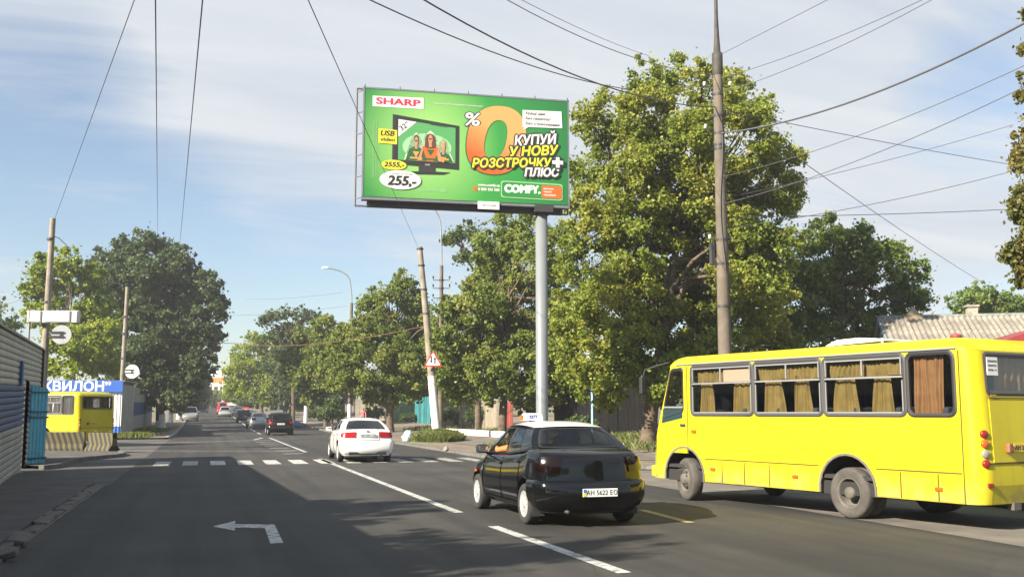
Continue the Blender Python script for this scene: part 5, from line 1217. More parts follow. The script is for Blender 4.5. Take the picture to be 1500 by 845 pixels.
    def dens(poly, mx=.12):
        out = []
        for i in range(len(poly)):
            a, b = Vector(poly[i]), Vector(poly[(i+1) % len(poly)]); n = max(1, int((b-a).length/mx))
            out += [tuple(a.lerp(b, j/n)) for j in range(n)]
        return out
    wins = [dens(rpoly(wp, .02), .1) for wp in P['wins']]; seats_open = P.get('open', ())
    for s in (-1, 1):
        mb = MB(); mb.poly(dens([(0, -.02), (1, -.02), (1, 1), (0, 1)], .08), wins, lambda a, b: Gp(a, b, s), flip=(s > 0), sm=False); mb.build('side_frame', body, t)
        for wi, wp in enumerate(wins):
            rim = MB(); n = len(wp); c = sum((Vector(p) for p in wp), Vector((0, 0)))/n; inn = [tuple(c+(Vector(p)-c)*.955) for p in wp]
            rim.add([Gp(*p, s, .003) for p in wp]+[Gp(*p, s, -.004) for p in inn], [(i, (i+1) % n, n+(i+1) % n, n+i) for i in range(n)]); w_ = rim.build('side_window', M_black, t)
            if not (s < 0 and wi in seats_open): MB().poly(wp, [], lambda a, b: Gp(a, b, s, -.008), flip=(s > 0)).build('pane', P['glass'], w_)
    def Ep(a, b, end, off=0.0):                  # screens: b across -1..1, tt up
        pl, pr_ = Gp(end, a, -1), Gp(end, a, 1); p = pl.lerp(pr_, (b+1)/2); sg = 1 if end == 0 else -1
        p.y += sg*(P.get('scr', .13)*(1-abs(b)**2.4)*(1-.35*a)+off); p.z += .02*(1-b*b)*a+(.03*(1-b*b)*(1-a))*0; return p
    bs = [-1+i/8 for i in range(17)]; ts = [-.03, 0, .25, .5, .75, 1]
    for end, nm2 in ((0, 'windscreen'), (1, 'rear_window')):
        q = P.get('rw', .90) if end else .93; lo, hi = P.get('rwt', (.05, .93)) if end else (.04, .95)
        hole = dens(rpoly([(-q, lo), (q, lo), (q*.97, hi), (-q*.97, hi)], .08), .12)
        mb = MB(); mb.poly(dens([(-1, -.04), (1, -.04), (1, 1.0), (-1, 1.0)], .12), [hole], lambda a, b: Ep(b, a, end), flip=(end == 0)); mb.build('screen_frame', body, t)
        qq = [(-q, lo), (q, lo)]
        g_ = MB(); g_.grid(lambda a, b: Ep(lo+(hi-lo)*b, a*q*(1-.03*b), end, .004), bs, [i/6 for i in range(7)], flip=(end == 0)); go = g_.build(nm2, P['glass'], t)
        n = len(hole); c = Vector((0, (lo+hi)/2)); inn = [(p[0]*.955, c.y+(p[1]-c.y)*.90) for p in hole]
        rim = MB(); rim.add([Ep(b, a, end, .007) for a, b in hole]+[Ep(b, a, end, .0075) for a, b in inn], [(i, (i+1) % n, n+(i+1) % n, n+i) for i in range(n)]); rim.build('window_seal', M_black, go)
    rb_ = P.get('roof_mat', body); nx = [-1, -.97, -.9, -.75, -.5, -.25, 0, .25, .5, .75, .9, .97, 1]
    def Rf(a, b):
        y = gC+(gB-gC)*b; aa = 1-b; pl = Gp(aa, 1, -1); wv = abs(pl.x); dz = .058*(1-abs(a)**3.2)
        yy = y
        if b in (0.0, 1.0): yy = Ep(1, a, 1 if b == 0 else 0).y; dz = .02*(1-a*a)
        return Vector((a*(wv+.004), yy, pl.z+dz+.002))
    mb = MB(); mb.grid(Rf, nx, [0.0, .06, .15, .3, .5, .7, .85, .94, 1.0]); mb.build('roof', rb_, t)
    mb = MB(); mb.grid(lambda a, b: (a*half(b, ztop(b))*.93, b, ztop(b)+.034), [-1, 0, 1], [gD+.08+(gA-gD-.16)*i/8 for i in range(9)]); mb.build('cabin_floor', M_inter, t)
    if detail:
        sm_ = mat('seat_fabric', (.045, .045, .05), .9); yy_ = P.get('seat_y', .05)
        for x in (-.36, .36):
            st_ = MB().bbox((x, yy_, ztop(0)+.03), (.46, .14, .5), .06).build('seat', sm_, t); MB().bbox((x, yy_-.02, ztop(0)+.36), (.26, .09, .17), .04).build('headrest', sm_, st_)
        MB().bbox((0, yy_-.95, ztop(0)+.02), (1.2, .16, .34), .06).build('rear_seat', sm_, t)
    # --- skins: bumpers, doors, boot lid with their gaps
    def sk(name, fn, us, vs2, m, flip=False, parent=t): mb = MB(); mb.grid(fn, us, vs2, flip=flip); return mb.build(name, m, parent)
    def rear_pt(i, z, off=0.0, y=None):
        k = (z-zb)/(ztop(yR+.001)-zb); p = S(i, yR, k); return Vector((p.x, p.y-off, p.z))
    def side_pt(y, z, s, off=0.0): p = S(s, y, (z-zb)/(ztop(y)-zb)); p.x += s*off; return p
    zt = ztop(yR); I = [-.93+1.86*i/14 for i in range(15)]
    bz0, bz1 = P['bump']
    # rear bumper: wraps round the corners
    def bumper_loop(z, off):
        pts = [side_pt(y, z, -1, off) for y in (yR+.62, yR+.45, yR+.3, yR+.18, yR+.08)]
        pts += [Vector((rear_pt(i, z).x*(1+off*.9), rear_pt(i, z).y-off, z)) for i in [-.97+1.94*k/16 for k in range(17)]]
        pts += [side_pt(y, z, 1, off) for y in (yR+.08, yR+.18, yR+.3, yR+.45, yR+.62)]; return pts
    zz = [bz0, bz0+.02, bz0+(bz1-bz0)*.4, bz1-.05, bz1-.015, bz1]; oo = [.0, .03, .045, .045, .03, .0]
    loops = [bumper_loop(z, o_*P.get('bo', 1)) for z, o_ in zip(zz, oo)]; n = len(loops[0]); mb = MB(); mb.add([p for l in loops for p in l], [(k*n+i, k*n+i+1, (k+1)*n+i+1, (k+1)*n+i) for k in range(5) for i in range(n-1)], True); mb.build('rear_bumper', P.get('bumper_mat', body), t)
    # boot lid / tailgate gaps
    gapm = mat('panel_shadow_gap', (.004, .004, .004), 1.0, spec=0.0)
    if P.get('gap', True):
        mb = MB(); c_ = P.get('lid', .80); lidz = bz1+.02
        path = [rear_pt(-c_, lidz, .004)] + [rear_pt(c_*(-1+2*i/10), lidz, .004) for i in range(11)]; mb.tube(path, .006, 4)
        for s in (-1, 1):
            pp = [rear_pt(s*c_, lidz+(zt-.03-lidz)*i/5, .004) for i in range(6)]; mb.tube(pp, .005, 4)
            if P.get('boot', True): mb.tube([S(s*c_*1.0, yR+.05+(gD-yR-.15)*i/6, 1)+Vector((0, 0, .003)) for i in range(7)], .005, 4)
        mb.build('boot_gap', gapm, t)
    ylist = P['doors']; zlo = zb+.10
    for s in (-1, 1):
        mb = MB()
        for y in ylist: mb.tube([side_pt(y, zlo+(ztop(y)-.02-zlo)*i/6, s, .002) for i in range(7)], .005, 4)
        mb.tube([side_pt(ylist[0]+(ylist[-1]-ylist[0])*i/8, zlo, s, .002) for i in range(9)], .005, 4); mb.build('door_gap', gapm, t)
        mb = MB()
        if P.get('mould', True):
            mb.grid(lambda a, b: side_pt(a, b[0], s, b[1]), [P['yr']+wr*1.3+(P['yf']-P['yr']-2.6*wr)*i/10 for i in range(11)], [(.48, .002), (.485, .014), (.535, .014), (.54, .002)], flip=(s < 0)); mb.build('door_moulding', P.get('bumper_mat', body), t)
        for y in ylist[:-1]:
            p = side_pt(y+.12, ztop(y)-.12, s, .018); MB().bbox(p, (.035, .17, .035), .012).build('door_handle', P.get('handle', body), t)
        ym = gA-.28; p = side_pt(ym, ztop(ym)-.01, s, .0)
        mo = MB(); mo.bbox(p+Vector((s*.13, -.02, .10)), (.20, .11, .145), .05); mo.tube([p+Vector((-s*.02, 0, .0)), p+Vector((s*.08, 0, .06))], .022, 6); m_ = mo.build('wing_mirror', P.get('mirror', body), t)
        MB().box(p+Vector((s*.13, -.078, .10)), (.16, .004, .10)).build('mirror_glass', mat('mirror_glass', (.6, .62, .65), .05, metal=.9), m_)
        ys_, zs_ = yF-.72, ztop(yF-.9)-.20
        MB().bbox(side_pt(ys_-.05, zs_, s, .008), (.02, .09, .04), .006).build('side_repeater', M_orange, t)
        # front lamps
        sk('headlight', lambda a, b: S(s*a, yF-.0005, b)+Vector((0, .012, 0)), [.55, .7, .85, .97], [.55, .68, .82], M_clear, flip=(s > 0))
        # tail lamps
        ti0, ti1, tz0, tz1 = P['tail']; wrap = P.get('wrap', .28)
        def tl(a, b, s=s):
            z = tz0+(tz1-tz0)*b
            if a <= 1: i = ti0+(ti1-ti0)*a; p = rear_pt(s*i, z, .014); p.x += s*.004*a; return p
            y = yR+.02+wrap*(a-1); p = side_pt(y, z, s, .012); return p
        hl = P.get('taper', 0)
        def tl2(a, b):
            return tl(a, b if a < 1 else .5+(b-.5)*(1-hl*(a-1)))
        sk('tail_light', tl2, [0, .25, .5, .75, 1, 1.25, 1.6, 2.0], [0, .1, .35, .65, .9, 1], P['tail_mat'], flip=(s > 0))
        if 'tail_clear' in P:
            q0, q1, c0, c1 = P['tail_clear']; sk('reversing_light', lambda a, b: tl(a, b)+Vector((0, -.004, 0)), [q0, (q0+q1)/2, q1], [c0, (c0+c1)/2, c1], P.get('clear_mat', M_clear), flip=(s > 0))
    # wheels
    wm = {}
    for y in (P['yr'], P['yf']):
        for s in (-1, 1):
            o = bpy.data.objects.new('wheel', None); COL.objects.link(o); o.parent = t; o.location = (s*(h2-.105), y, wr)
            if 'ty' not in wm:
                rr = wr*.63; mb = MB(); mb.lathe([(rr, .085), (rr+.02, .097), (wr*.86, .10), (wr*.96, .088), (wr, .06), (wr, -.06), (wr*.95, -.09), (wr*.8, -.1), (rr, -.09)], 36, axis='X'); wm['ty'] = mb.mesh('tyre', M_tyre)
                mb = MB(); mb.lathe([(rr+.005, .09), (rr-.012, .094), (rr-.03, .06), (rr-.045, .05)], 32, axis='X'); mb.lathe([(.065, .05), (.06, .085), (.03, .092), (0, .092)], 16, axis='X')
                ns = P.get('spokes', 7)
                for i in range(ns):
                    a = 2*math.pi*i/ns; ca, sa = math.cos(a), math.sin(a); wi, wo = P.get('spw', (.030, .042))
                    pts = []
                    for r_, ww in ((.04, wi), (rr-.028, wo)):
                        for q in (-1, 1): pts.append((.078, r_*ca-q*ww*sa, r_*sa+q*ww*ca)); 
                    for r_, ww in ((.04, wi), (rr-.028, wo)):
                        for q in (-1, 1): pts.append((.045, r_*ca-q*ww*sa, r_*sa+q*ww*ca))
                    mb.add(pts, [(0, 1, 3, 2), (0, 2, 6, 4), (1, 5, 7, 3), (4, 6, 7, 5)])
                wm['rim'] = mb.mesh('rim', P.get('rim_mat', M_alloy)); mb = MB(); mb.lathe([(rr-.01, .03), (.0, .025)], 24, axis='X'); wm['disc'] = mb.mesh('brake_disc', M_dark)
            for k in ('ty', 'rim', 'disc'):
                q = link({'ty': 'tyre', 'rim': 'rim', 'disc': 'brake_disc'}[k], wm[k], o); q.scale = (s, 1, 1)
    if P.get('flaps'):
        for s in (-1, 1): MB().bbox((s*(h2-.12), P['yr']-wr-.05, .24), (.18, .012, .2), .004, M=Matrix.Rotation(R(-12), 3, 'X')).build('mud_flap', M_black, t)
    ex = MB(); x = P.get('exh', -.35); ex.lathe([(.0, -.02), (.024, -.02), (.026, .0), (.03, .0), (.03, .3)], 14, Matrix.Translation((x, yR+.09, zb+.035)) @ Matrix.Rotation(-math.pi/2, 4, 'X')); ex.build('exhaust_pipe', M_black, t)
    return dict(S=S, rear=rear_pt, side=side_pt, ztop=ztop, zroof=zroof, G=Gp, E=Ep, half=half)
RYAW = 0.0
SEDAN_W = [[(.10, .10), (.455, .10), (.455, .90), (.17, .90)], [(.50, .10), (.775, .10), (.80, .88), (.50, .90)]]
# black taxi sedan with a white roof
PB = dict(L=4.24, W=1.68, top=[(-2.12, .965), (-2.02, 1.03), (-1.85, 1.055), (-1.38, 1.085), (-1.0, 1.0), (0, .945), (.75, .925), (1.3, .83), (1.9, .72), (2.12, .60)],
          plan=[(-2.12, .885), (-1.9, .965), (-1.2, 1.0), (.8, 1.0), (1.6, .965), (2.12, .80)],
          rear_dy=[(.2, .12), (.32, .02), (.45, .0), (.58, .015), (.66, .045), (.9, .055), (1.0, .085), (1.07, .17)], front_dy=[(.2, .08), (.45, 0), (.6, .04), (.75, .25)], rb=.20, gap=False, mould=False,
          gl=(1.02, .30, -.93, -1.42), zroof=1.455, wroof=.57, wr=.29, yr=-1.27, yf=1.25, glass=M_cglass, wins=SEDAN_W, open=(0,), scr=.17, rw=.88, rwt=(.08, .94),
          bump=(.27, .655), doors=(-1.02, -.12, .88), tail=(.72, .92, .77, .985), tail_mat=M_smoke, wrap=.30, taper=.35, lid=.60, flaps=True, handle=M_black, mirror=M_black, spokes=9, spw=(.024, .034), rim_mat=M_cap, exh=-.42, seat_y=.12)
M_cblack = mat('car_black', (.004, .0045, .005), .07, coat=0.0, spec=.5)
cc = Vector((5.27, 15.72, 0)); taxi = thing('car', 'black taxi sedan with a white roof beside the yellow bus', 'car', cc, R(1.0))
PB['roof_mat'] = mat('roof_white', (.78, .78, .76), .25, coat=.6)
kb = make_car(taxi, PB, M_cblack)
plate(taxi, 'АН 5622 ЕО', kb['rear'](0, .50).y-.062, .495)
# taxi roof sign
z = 1.475; rs = MB(); rs.prism(rpoly([(-.17, 0), (.17, 0), (.14, .115), (-.14, .115)], .03), lambda a, b, e: (a-.24, .02+e, z+b), .13); sgn_ = rs.build('roof_sign', mat('roof_sign_white', (.75, .75, .74), .4), taxi)
text('3377', .07, mat('print_blue', (.04, .06, .3), .5), sgn_, (-.24, .018, z+.055), (math.pi/2, 0, 0), bold=.004); MB().box((-.415, .085, z+.045), (.03, .10, .07)).build('sign_end', M_orange, sgn_)
mb = MB(); mb.tube([(-.24, .03, z-.01), (-.24, .14, z-.01)], .03, 6); mb.build('sign_magnet', M_black, sgn_)
# white sedan
PC = dict(seat_y=.1, L=4.54, W=1.75, top=[(-2.27, .98), (-2.2, 1.035), (-1.9, 1.05), (-1.4, 1.03), (0, .98), (.9, .95), (1.3, .90), (2.0, .76), (2.27, .62)],
          plan=[(-2.27, .93), (-2.0, .975), (-1.2, 1.0), (.9, 1.0), (1.7, .96), (2.27, .80)],
          rear_dy=[(.2, .10), (.35, .0), (.55, .0), (.72, .04), (.95, .10), (1.05, .14)], front_dy=[(.2, .08), (.45, 0), (.6, .04), (.8, .25)], rb=.12,
          gl=(1.25, .35, -1.0, -1.68), zroof=1.42, wroof=.60, wr=.315, yr=-1.30, yf=1.40, glass=M_dglass, wins=SEDAN_W, scr=.18, rw=.86, rwt=(.08, .93),
          bump=(.28, .70), bo=.5, doors=(-1.05, -.10, .95), tail=(.50, .95, .79, .965), tail_mat=M_tl, wrap=.22, taper=.5, lid=.47, spokes=5, exh=.45, mould=False, handle=M_alu)
M_cwhite = mat('car_white', (.80, .80, .79), .2, coat=.8)
wc = thing('car', 'white sedan with bright red tail lamps driving away ahead of the taxi', 'car', (5.08, 35.6, 0), R(-.5))
kc = make_car(wc, PC, M_cwhite); plate(wc, 'АН 4471 СВ', kc['rear'](0, .86).y-.02, .865, tilt=R(-14), blue=False, m=mat('plate_recess_shade', (.36, .38, .36), .5))  # plate coloured grey so that its recess looks shaded
MB().box((0, kc['rear'](0, .96).y-.012, 1.0), (.09, .02, .07)).build('badge', M_alu, wc)
mb = MB(); mb.box((0, -2.19, .29), (1.2, .10, .10)); mb.build('diffuser', M_black, wc)
# the others down the street
HATCH_W = [[(.09, .10), (.40, .10), (.40, .90), (.14, .90)], [(.44, .10), (.69, .10), (.69, .90), (.44, .90)], [(.73, .12), (.93, .16), (.90, .86), (.73, .88)]]
def hatch(L, Wd, zr, belt, **k):
    h = L/2
    d = dict(L=L, W=Wd, top=[(-h, belt-.03), (-h+.1, belt), (h-1.45, belt-.02), (h-1.1, belt-.06), (h-.3, belt-.22), (h, belt-.36)], plan=[(-h, .93), (-h+.3, .98), (-.8, 1), (.9, 1), (h-.5, .96), (h, .82)],
             rear_dy=[(.2, .08), (.38, 0), (.6, 0), (.75, .05), (1.1, .07)], front_dy=[(.2, .08), (.5, 0), (.7, .05), (.9, .2)], rb=.09, gl=(h-1.15, h-1.85, -h+.36, -h+.10), zroof=zr, wroof=Wd/2-.24, wr=.33, yr=-h+.82, yf=h-.85, glass=M_dglass, wins=HATCH_W, scr=.08, rw=.86, rwt=(.10, .90), bump=(.30, .68), doors=(-h+1.0, -.05, h-1.3), tail=(.72, .96, .78, belt-.03), tail_mat=M_tl, wrap=.14, lid=.72, boot=False, mould=False, spokes=6)
    d.update(k); return d
def car_at(u, v, label, P, body, turn=0.0, platetxt=None, u_is_center=True, blue=False, name='car', cat='car', group=None):
    p = base(u, v); yaw = turn; fw = Vector((-math.sin(yaw), math.cos(yaw), 0)); s = 1 if abs(turn) < 1.5 else -1
    c = p+Vector((0, 1, 0))*(P['L']/2-.25); slope = math.atan2(gz(0, c.y+1.5)-gz(0, c.y-1.5), 3)
    t = thing(name, label, cat, (c.x, c.y, gz(0, c.y)), rot=(slope*s, 0, turn), group=group); k = make_car(t, P, body, detail=False)
    if platetxt: plate(t, platetxt, k['rear'](0, .80).y-.03, .80, blue=blue)
    return t, k
t, k = car_at(412, 73, 'black hatchback with red tail lamps on the right lane beyond the white sedan', hatch(4.2, 1.8, 1.62, 1.02, tail=(.74, .96, .80, 1.1)), mat('car_black2', (.006, .007, .007), .12, coat=0.0), platetxt='АН 7305 ІК')
PS = dict(PC); PS.update(tail_mat=M_smoke, L=4.5)
car_at(379, 93, 'silver grey sedan just left of the black hatchback', PS, mat('car_silver', (.38, .40, .42), .25, metal=.4, coat=.6), R(4))
car_at(358, 116, 'dark small car half hidden left of the silver sedan', hatch(3.9, 1.68, 1.48, .95), mat('car_dark', (.03, .032, .036), .2, coat=.8))
car_at(329.5, 148, 'light grey estate car in front of the red van far down the street', hatch(4.3, 1.72, 1.5, .96), mat('car_grey_light', (.45, .46, .47), .25, metal=.3, coat=.6))
car_at(348.5, 158, 'pale sedan right of the red van far down the street', PS, mat('car_pale', (.58, .59, .58), .3, coat=.5))
VAN_W = [[(.08, .12), (.34, .12), (.34, .88), (.12, .88)]]
car_at(326, 172, 'bright red van far down the street', hatch(4.6, 1.85, 1.98, 1.12, wins=VAN_W, rw=.7, tail=(.8, .96, .8, 1.1)), mat('van_red', (.55, .02, .03), .3, coat=.6), name='van', cat='van')
ONC = R(180)
def oncoming(u, v, label, P, body, **k2): return car_at(u, v, label, P, body, ONC, **k2)
oncoming(278.5, 121, 'oncoming silver off-road car on the shaded left lane', hatch(4.6, 1.86, 1.72, 1.06, wr=.36), mat('car_silver2', (.30, .31, .32), .3, metal=.4, coat=.5))
oncoming(297, 178, 'oncoming blue car behind the silver off-road car', hatch(4.0, 1.7, 1.5, .96), mat('car_blue', (.05, .09, .30), .25, coat=.8))
oncoming(272, 152, 'dark red car hidden behind the oncoming silver one', hatch(4.2, 1.74, 1.75, 1.0), mat('car_dark_red', (.30, .03, .035), .25, coat=.8))
t, k = oncoming(298, 235, 'white box truck far off behind the oncoming blue car', hatch(6.0, 2.2, 2.5, 1.3, wins=VAN_W, rw=.4, wr=.4), mat('truck_white', (.75, .75, .74), .4), name='truck', cat='truck')
# ------------------------------------------------------------------ trees
LM = dict(
    main=leaf_mat('leaf_poplar', (0.15, 0.205, 0.028), (0.235, 0.285, 0.042), (0.35, 0.35, 0.06), .35),
    green=leaf_mat('leaf_walnut', (0.105, 0.175, 0.035), (0.17, 0.24, 0.055), (0.25, 0.30, 0.085), .5),
    dark=leaf_mat('leaf_dark', (0.06, 0.105, 0.03), (0.10, 0.15, 0.045), (0.16, 0.205, 0.065), .5),
    shade=leaf_mat('leaf_poplar_shade', *[tuple(c*1.5 for c in q) for q in ((0.034, 0.058, 0.020), (0.054, 0.082, 0.029), (0.10, 0.128, 0.052))], .5),  # left trees: leaf colour darkened for their unlit side
    lime=leaf_mat('leaf_acacia', (0.140, 0.210, 0.017), (0.238, 0.308, 0.028), (0.365, 0.407, 0.049), .4),
    brown=leaf_mat('leaf_chestnut', (0.105, 0.125, 0.030), (0.175, 0.170, 0.043), (0.285, 0.205, 0.062), .9),
    mid=leaf_mat('leaf_mid', (0.12, 0.18, 0.03), (0.19, 0.245, 0.045), (0.285, 0.30, 0.07), .4))
def crown_mesh(clumps, n_total, size, m, seed, flat=.8):
    r = np.random.default_rng(seed)
    C = np.array([c[:3] for c in clumps]); Rr = np.array([c[3] for c in clumps]); wgt = np.minimum(Rr, np.median(Rr)*1.9)**2*np.where(Rr > np.median(Rr)*1.9, 1.6, 1.0); wgt = wgt/wgt.sum()
    idx = r.choice(len(clumps), n_total, p=wgt)
    d = r.normal(size=(n_total, 3)); d /= np.linalg.norm(d, axis=1)[:, None]
    rad = r.random(n_total)**.40*r.normal(1, .22, n_total)
    P = C[idx]+d*(Rr[idx]*rad)[:, None]*np.array([1, 1, flat]); P[:, 2] -= .12*Rr[idx]*r.random(n_total)
    nrm = r.normal(size=(n_total, 3))*.75+d*.45+np.array([0, 0, .35]); nrm /= np.linalg.norm(nrm, axis=1)[:, None]
    t = r.normal(size=(n_total, 3)); t -= nrm*(t*nrm).sum(1)[:, None]; t /= np.linalg.norm(t, axis=1)[:, None]; b = np.cross(nrm, t)
    L = (size*r.uniform(.6, 1.35, n_total))[:, None]; w_ = L*.36
    V = np.empty((n_total, 4, 3)); V[:, 0] = P-t*L*.5; V[:, 1] = P+b*w_-nrm*w_*.35-t*L*.06; V[:, 2] = P+t*L*.5-nrm*L*.12; V[:, 3] = P-b*w_-nrm*w_*.35-t*L*.06
    return raw_mesh('crown', V.reshape(-1, 3), np.arange(n_total*4).reshape(-1, 4), m)
def limbs_mb(mb, p0, p1, r0, r1, rr, n=5, wob=.12):
    p0, p1 = Vector(p0), Vector(p1); L_ = (p1-p0).length; pts = []
    for i in range(n+1):
        q = i/n; p = p0.lerp(p1, q); p.z += .10*L_*math.sin(math.pi*q)*.6
        if 0 < i < n: p += Vector((rr.uniform(-1, 1), rr.uniform(-1, 1), rr.uniform(-.5, .5)))*wob*L_*.35
        pts.append(p)
    mb.tube(pts, [r0+(r1-r0)*i/n for i in range(n+1)], 6, cap=False); return pts
def build_tree(label, b, lobes, n, size, m, seed, trunk_r=.2, fork=.25, cat='tree', group=None, name='tree', lean=(0, 0), lime=False, cl=1.0, per=9, show=1.0, offset=None):
    """b: base; lobes: (x, y, z, r) relative to the base"""
    rr = random.Random(seed); t = thing(name, label, cat, b, 0, group)
    clumps = []
    for (x, y, z, r) in lobes:
        k = max(5, int(per*2.2*max(.5, r)))
        for j in range(k):
            q = (rr.random()**.36) if j % 5 else rr.uniform(.98, 1.16)
            d = Vector((rr.gauss(0, 1), rr.gauss(0, 1), rr.gauss(0, 1))).normalized()*r*q
            clumps.append((x+d.x, y+d.y, z+d.z*.92, r*(rr.uniform(.17, .34) if j % 5 else rr.uniform(.10, .18))*cl))
        clumps.append((x, y, z, r*.95))
    link('crown', crown_mesh(clumps, int(n*(1.42 if size < .21 else 1.05)), size*(1.03 if size < .21 else 1.1), m, seed), t)
    zmax = max(l[2] for l in lobes); zmin = min(l[2]-l[3] for l in lobes); mb = MB()
    cxm, cym = sum(l[0]*l[3] for l in lobes)/sum(l[3] for l in lobes), sum(l[1]*l[3] for l in lobes)/sum(l[3] for l in lobes)
    zf = max(.9, zmin+(zmax-zmin)*fork*.6); tipz = zmin+(zmax-zmin)*.8
    pts = [Vector((0, 0, -.1)), Vector((cxm*.05+lean[0], lean[1], .35)), Vector((cxm*.15+lean[0]*2, cym*.1, zf*.5)), Vector((cxm*.35, cym*.3, zf)), Vector((cxm*.8, cym*.8, zf+(tipz-zf)*.5)), Vector((cxm, cym, tipz))]
    mb.tube(pts, [trunk_r*1.35, trunk_r*1.05, trunk_r*.95, trunk_r*.82, trunk_r*.45, trunk_r*.12], 10)
    tr = mb.build('trunk', M_bark, t)
    mb = MB()
    for (x, y, z, r) in lobes:
        s = pts[3].lerp(pts[5], rr.uniform(0, .75) if z > zf+1 else 0)
        pp = limbs_mb(mb, s, (x, y, z), trunk_r*.36, trunk_r*.10, rr)
        for _ in range(int(3*show)+2):
            c = rr.choice(clumps); 
            near = min(clumps, key=lambda q: (q[0]-x)**2+(q[1]-y)**2+(q[2]-z)**2+rr.uniform(0, r*r*1.5))
            limbs_mb(mb, pp[rr.randint(2, 4)], near[:3], trunk_r*.13, trunk_r*.03, rr, 4)
    mb.build('limbs', M_bark, t)
    if lime:
        mb = MB(); mb.tube([pts[0], pts[1], Vector((pts[1].x*1.1, pts[1].y, 1.3))], [trunk_r*1.38, trunk_r*1.09, trunk_r*1.03], 10); mb.build('whitewash_band', M_lime, t)
    return t
def px_tree(label, bu, depth, circles, n, size, m, seed, spread=.55, **k):
    """crown lobes given by where they are seen; they are spread in depth round the trunk"""
    b = base(bu, depth); rr = random.Random(seed*7+1); lobes = []
    for (u, v, r) in circles:
        dd = depth+rr.uniform(-1, 1)*spread*r*depth/F*2.2; p = dp(u, v, dd)-b; lobes.append((p.x, p.y, p.z, r*dd/F))
    return build_tree(label, b, lobes, n, size, m, seed, **k)
VG = 'trees along the right verge'; LG = 'trees along the left pavement'
px_tree('tallest yellowish green tree, its crown rising behind the spiked concrete pole', 946, 40,
        [(968, 118, 48), (1030, 120, 40), (1072, 122, 32), (1110, 160, 32), (915, 170, 52), (985, 190, 70), (1060, 200, 75), (1125, 215, 40), (1165, 228, 20), (880, 190, 40), (862, 165, 26), (862, 250, 45), (930, 270, 75), (1020, 290, 80), (1105, 290, 65), (1150, 290, 32), (868, 320, 50), (930, 360, 80), (1020, 385, 85), (1100, 375, 55), (860, 400, 48), (905, 450, 75), (985, 470, 80), (1070, 455, 60), (862, 480, 48), (900, 530, 60), (965, 545, 55), (850, 550, 38), (1020, 520, 50), (890, 580, 26), (1040, 560, 45), (1120, 430, 45), (1110, 500, 55), (1085, 335, 46), (1050, 340, 46), (1120, 350, 36), (838, 450, 34), (832, 510, 30), (840, 360, 26), (1150, 350, 30), (1160, 540, 40), (1080, 410, 46), (1100, 460, 46), (1060, 510, 46), (1130, 400, 36)],
        182000, .135, LM['main'], 11, trunk_r=.30, group=VG, per=11, cl=.82)
px_tree('rounded mid green tree between the spiked pole and the house roof', 1235, 47,
        [(1205, 345, 34), (1245, 365, 40), (1295, 375, 40), (1330, 405, 36), (1345, 438, 22), (1190, 400, 50), (1250, 420, 55), (1310, 445, 40), (1170, 460, 60), (1230, 480, 55), (1290, 485, 35), (1150, 400, 40), (1175, 520, 40), (1140, 480, 40), (1265, 335, 16), (1310, 365, 18), (1215, 318, 12)],
        52000, .15, LM['green'], 12, trunk_r=.24, group=VG, cl=.85)
px_tree('small green tree top showing above the house chimney', 1440, 66, [(1412, 440, 24), (1440, 433, 22), (1470, 442, 24), (1500, 450, 24), (1455, 460, 30), (1525, 450, 30)], 12000, .2, LM['green'], 13, trunk_r=.2, group='trees behind the house')
px_tree('brownish chestnut tree at the right edge of the picture', 1640, 21,
        [(1512, 215, 32), (1496, 235, 20), (1530, 260, 45), (1505, 300, 30), (1540, 180, 50), (1520, 345, 32), (1492, 365, 22), (1475, 375, 14), (1505, 400, 24), (1545, 400, 50), (1560, 300, 70), (1600, 200, 80), (1590, 120, 80), (1535, 120, 40), (1545, 60, 45), (1508, 20, 15), (1600, 40, 60), (1620, 350, 80), (1498, 140, 12)],
        36000, .10, LM['brown'], 14, trunk_r=.2, group='trees beside the house')
px_tree('dark full tree standing right behind the billboard column', 735, 56,
        [(760, 335, 42), (728, 365, 40), (785, 375, 45), (745, 420, 55), (800, 440, 45), (700, 440, 42), (690, 490, 52), (750, 490, 60), (800, 510, 50), (670, 530, 42), (720, 550, 52), (780, 560, 45), (680, 575, 25), (820, 560, 35), (812, 390, 26), (822, 450, 30), (818, 500, 30), (655, 500, 30), (660, 450, 22), (655, 555, 26), (825, 340, 18)],
        76000, .175, LM['mid'], 15, trunk_r=.24, group=VG, cl=.85)
px_tree('thin feathery acacia rising left of the billboard column', 700, 66, [(668, 345, 18), (690, 338, 20), (705, 360, 22), (680, 375, 16), (725, 385, 26), (655, 350, 11), (705, 410, 26), (735, 420, 30)], 9000, .17, LM['dark'], 16, trunk_r=.2, group=VG, cl=.7, show=2)
px_tree('broad green tree left of the leaning pole with a thick brown trunk', 573, 74,
        [(592, 415, 22), (570, 430, 22), (545, 440, 22), (605, 440, 28), (560, 465, 38), (600, 480, 42), (530, 485, 32), (510, 510, 30), (555, 515, 45), (605, 530, 45), (520, 550, 34), (570, 560, 38), (625, 500, 30), (630, 550, 32), (490, 530, 25), (640, 470, 24), (545, 580, 16), (600, 575, 20), (650, 520, 26), (655, 575, 20), (490, 560, 18), (500, 490, 18)],
        60000, .19, LM['mid'], 17, trunk_r=.26, group=VG, lean=(-.05, 0), cl=.85)
px_tree('dark green tree in the second row, left of the tall curved lamp', 478, 96, [(478, 490, 28), (455, 515, 28), (490, 520, 25), (470, 545, 30), (445, 550, 24), (495, 560, 25), (460, 575, 22), (440, 490, 18), (505, 500, 22), (515, 545, 20), (430, 530, 22)], 22000, .26, LM['mid'], 18, trunk_r=.22, group=VG)
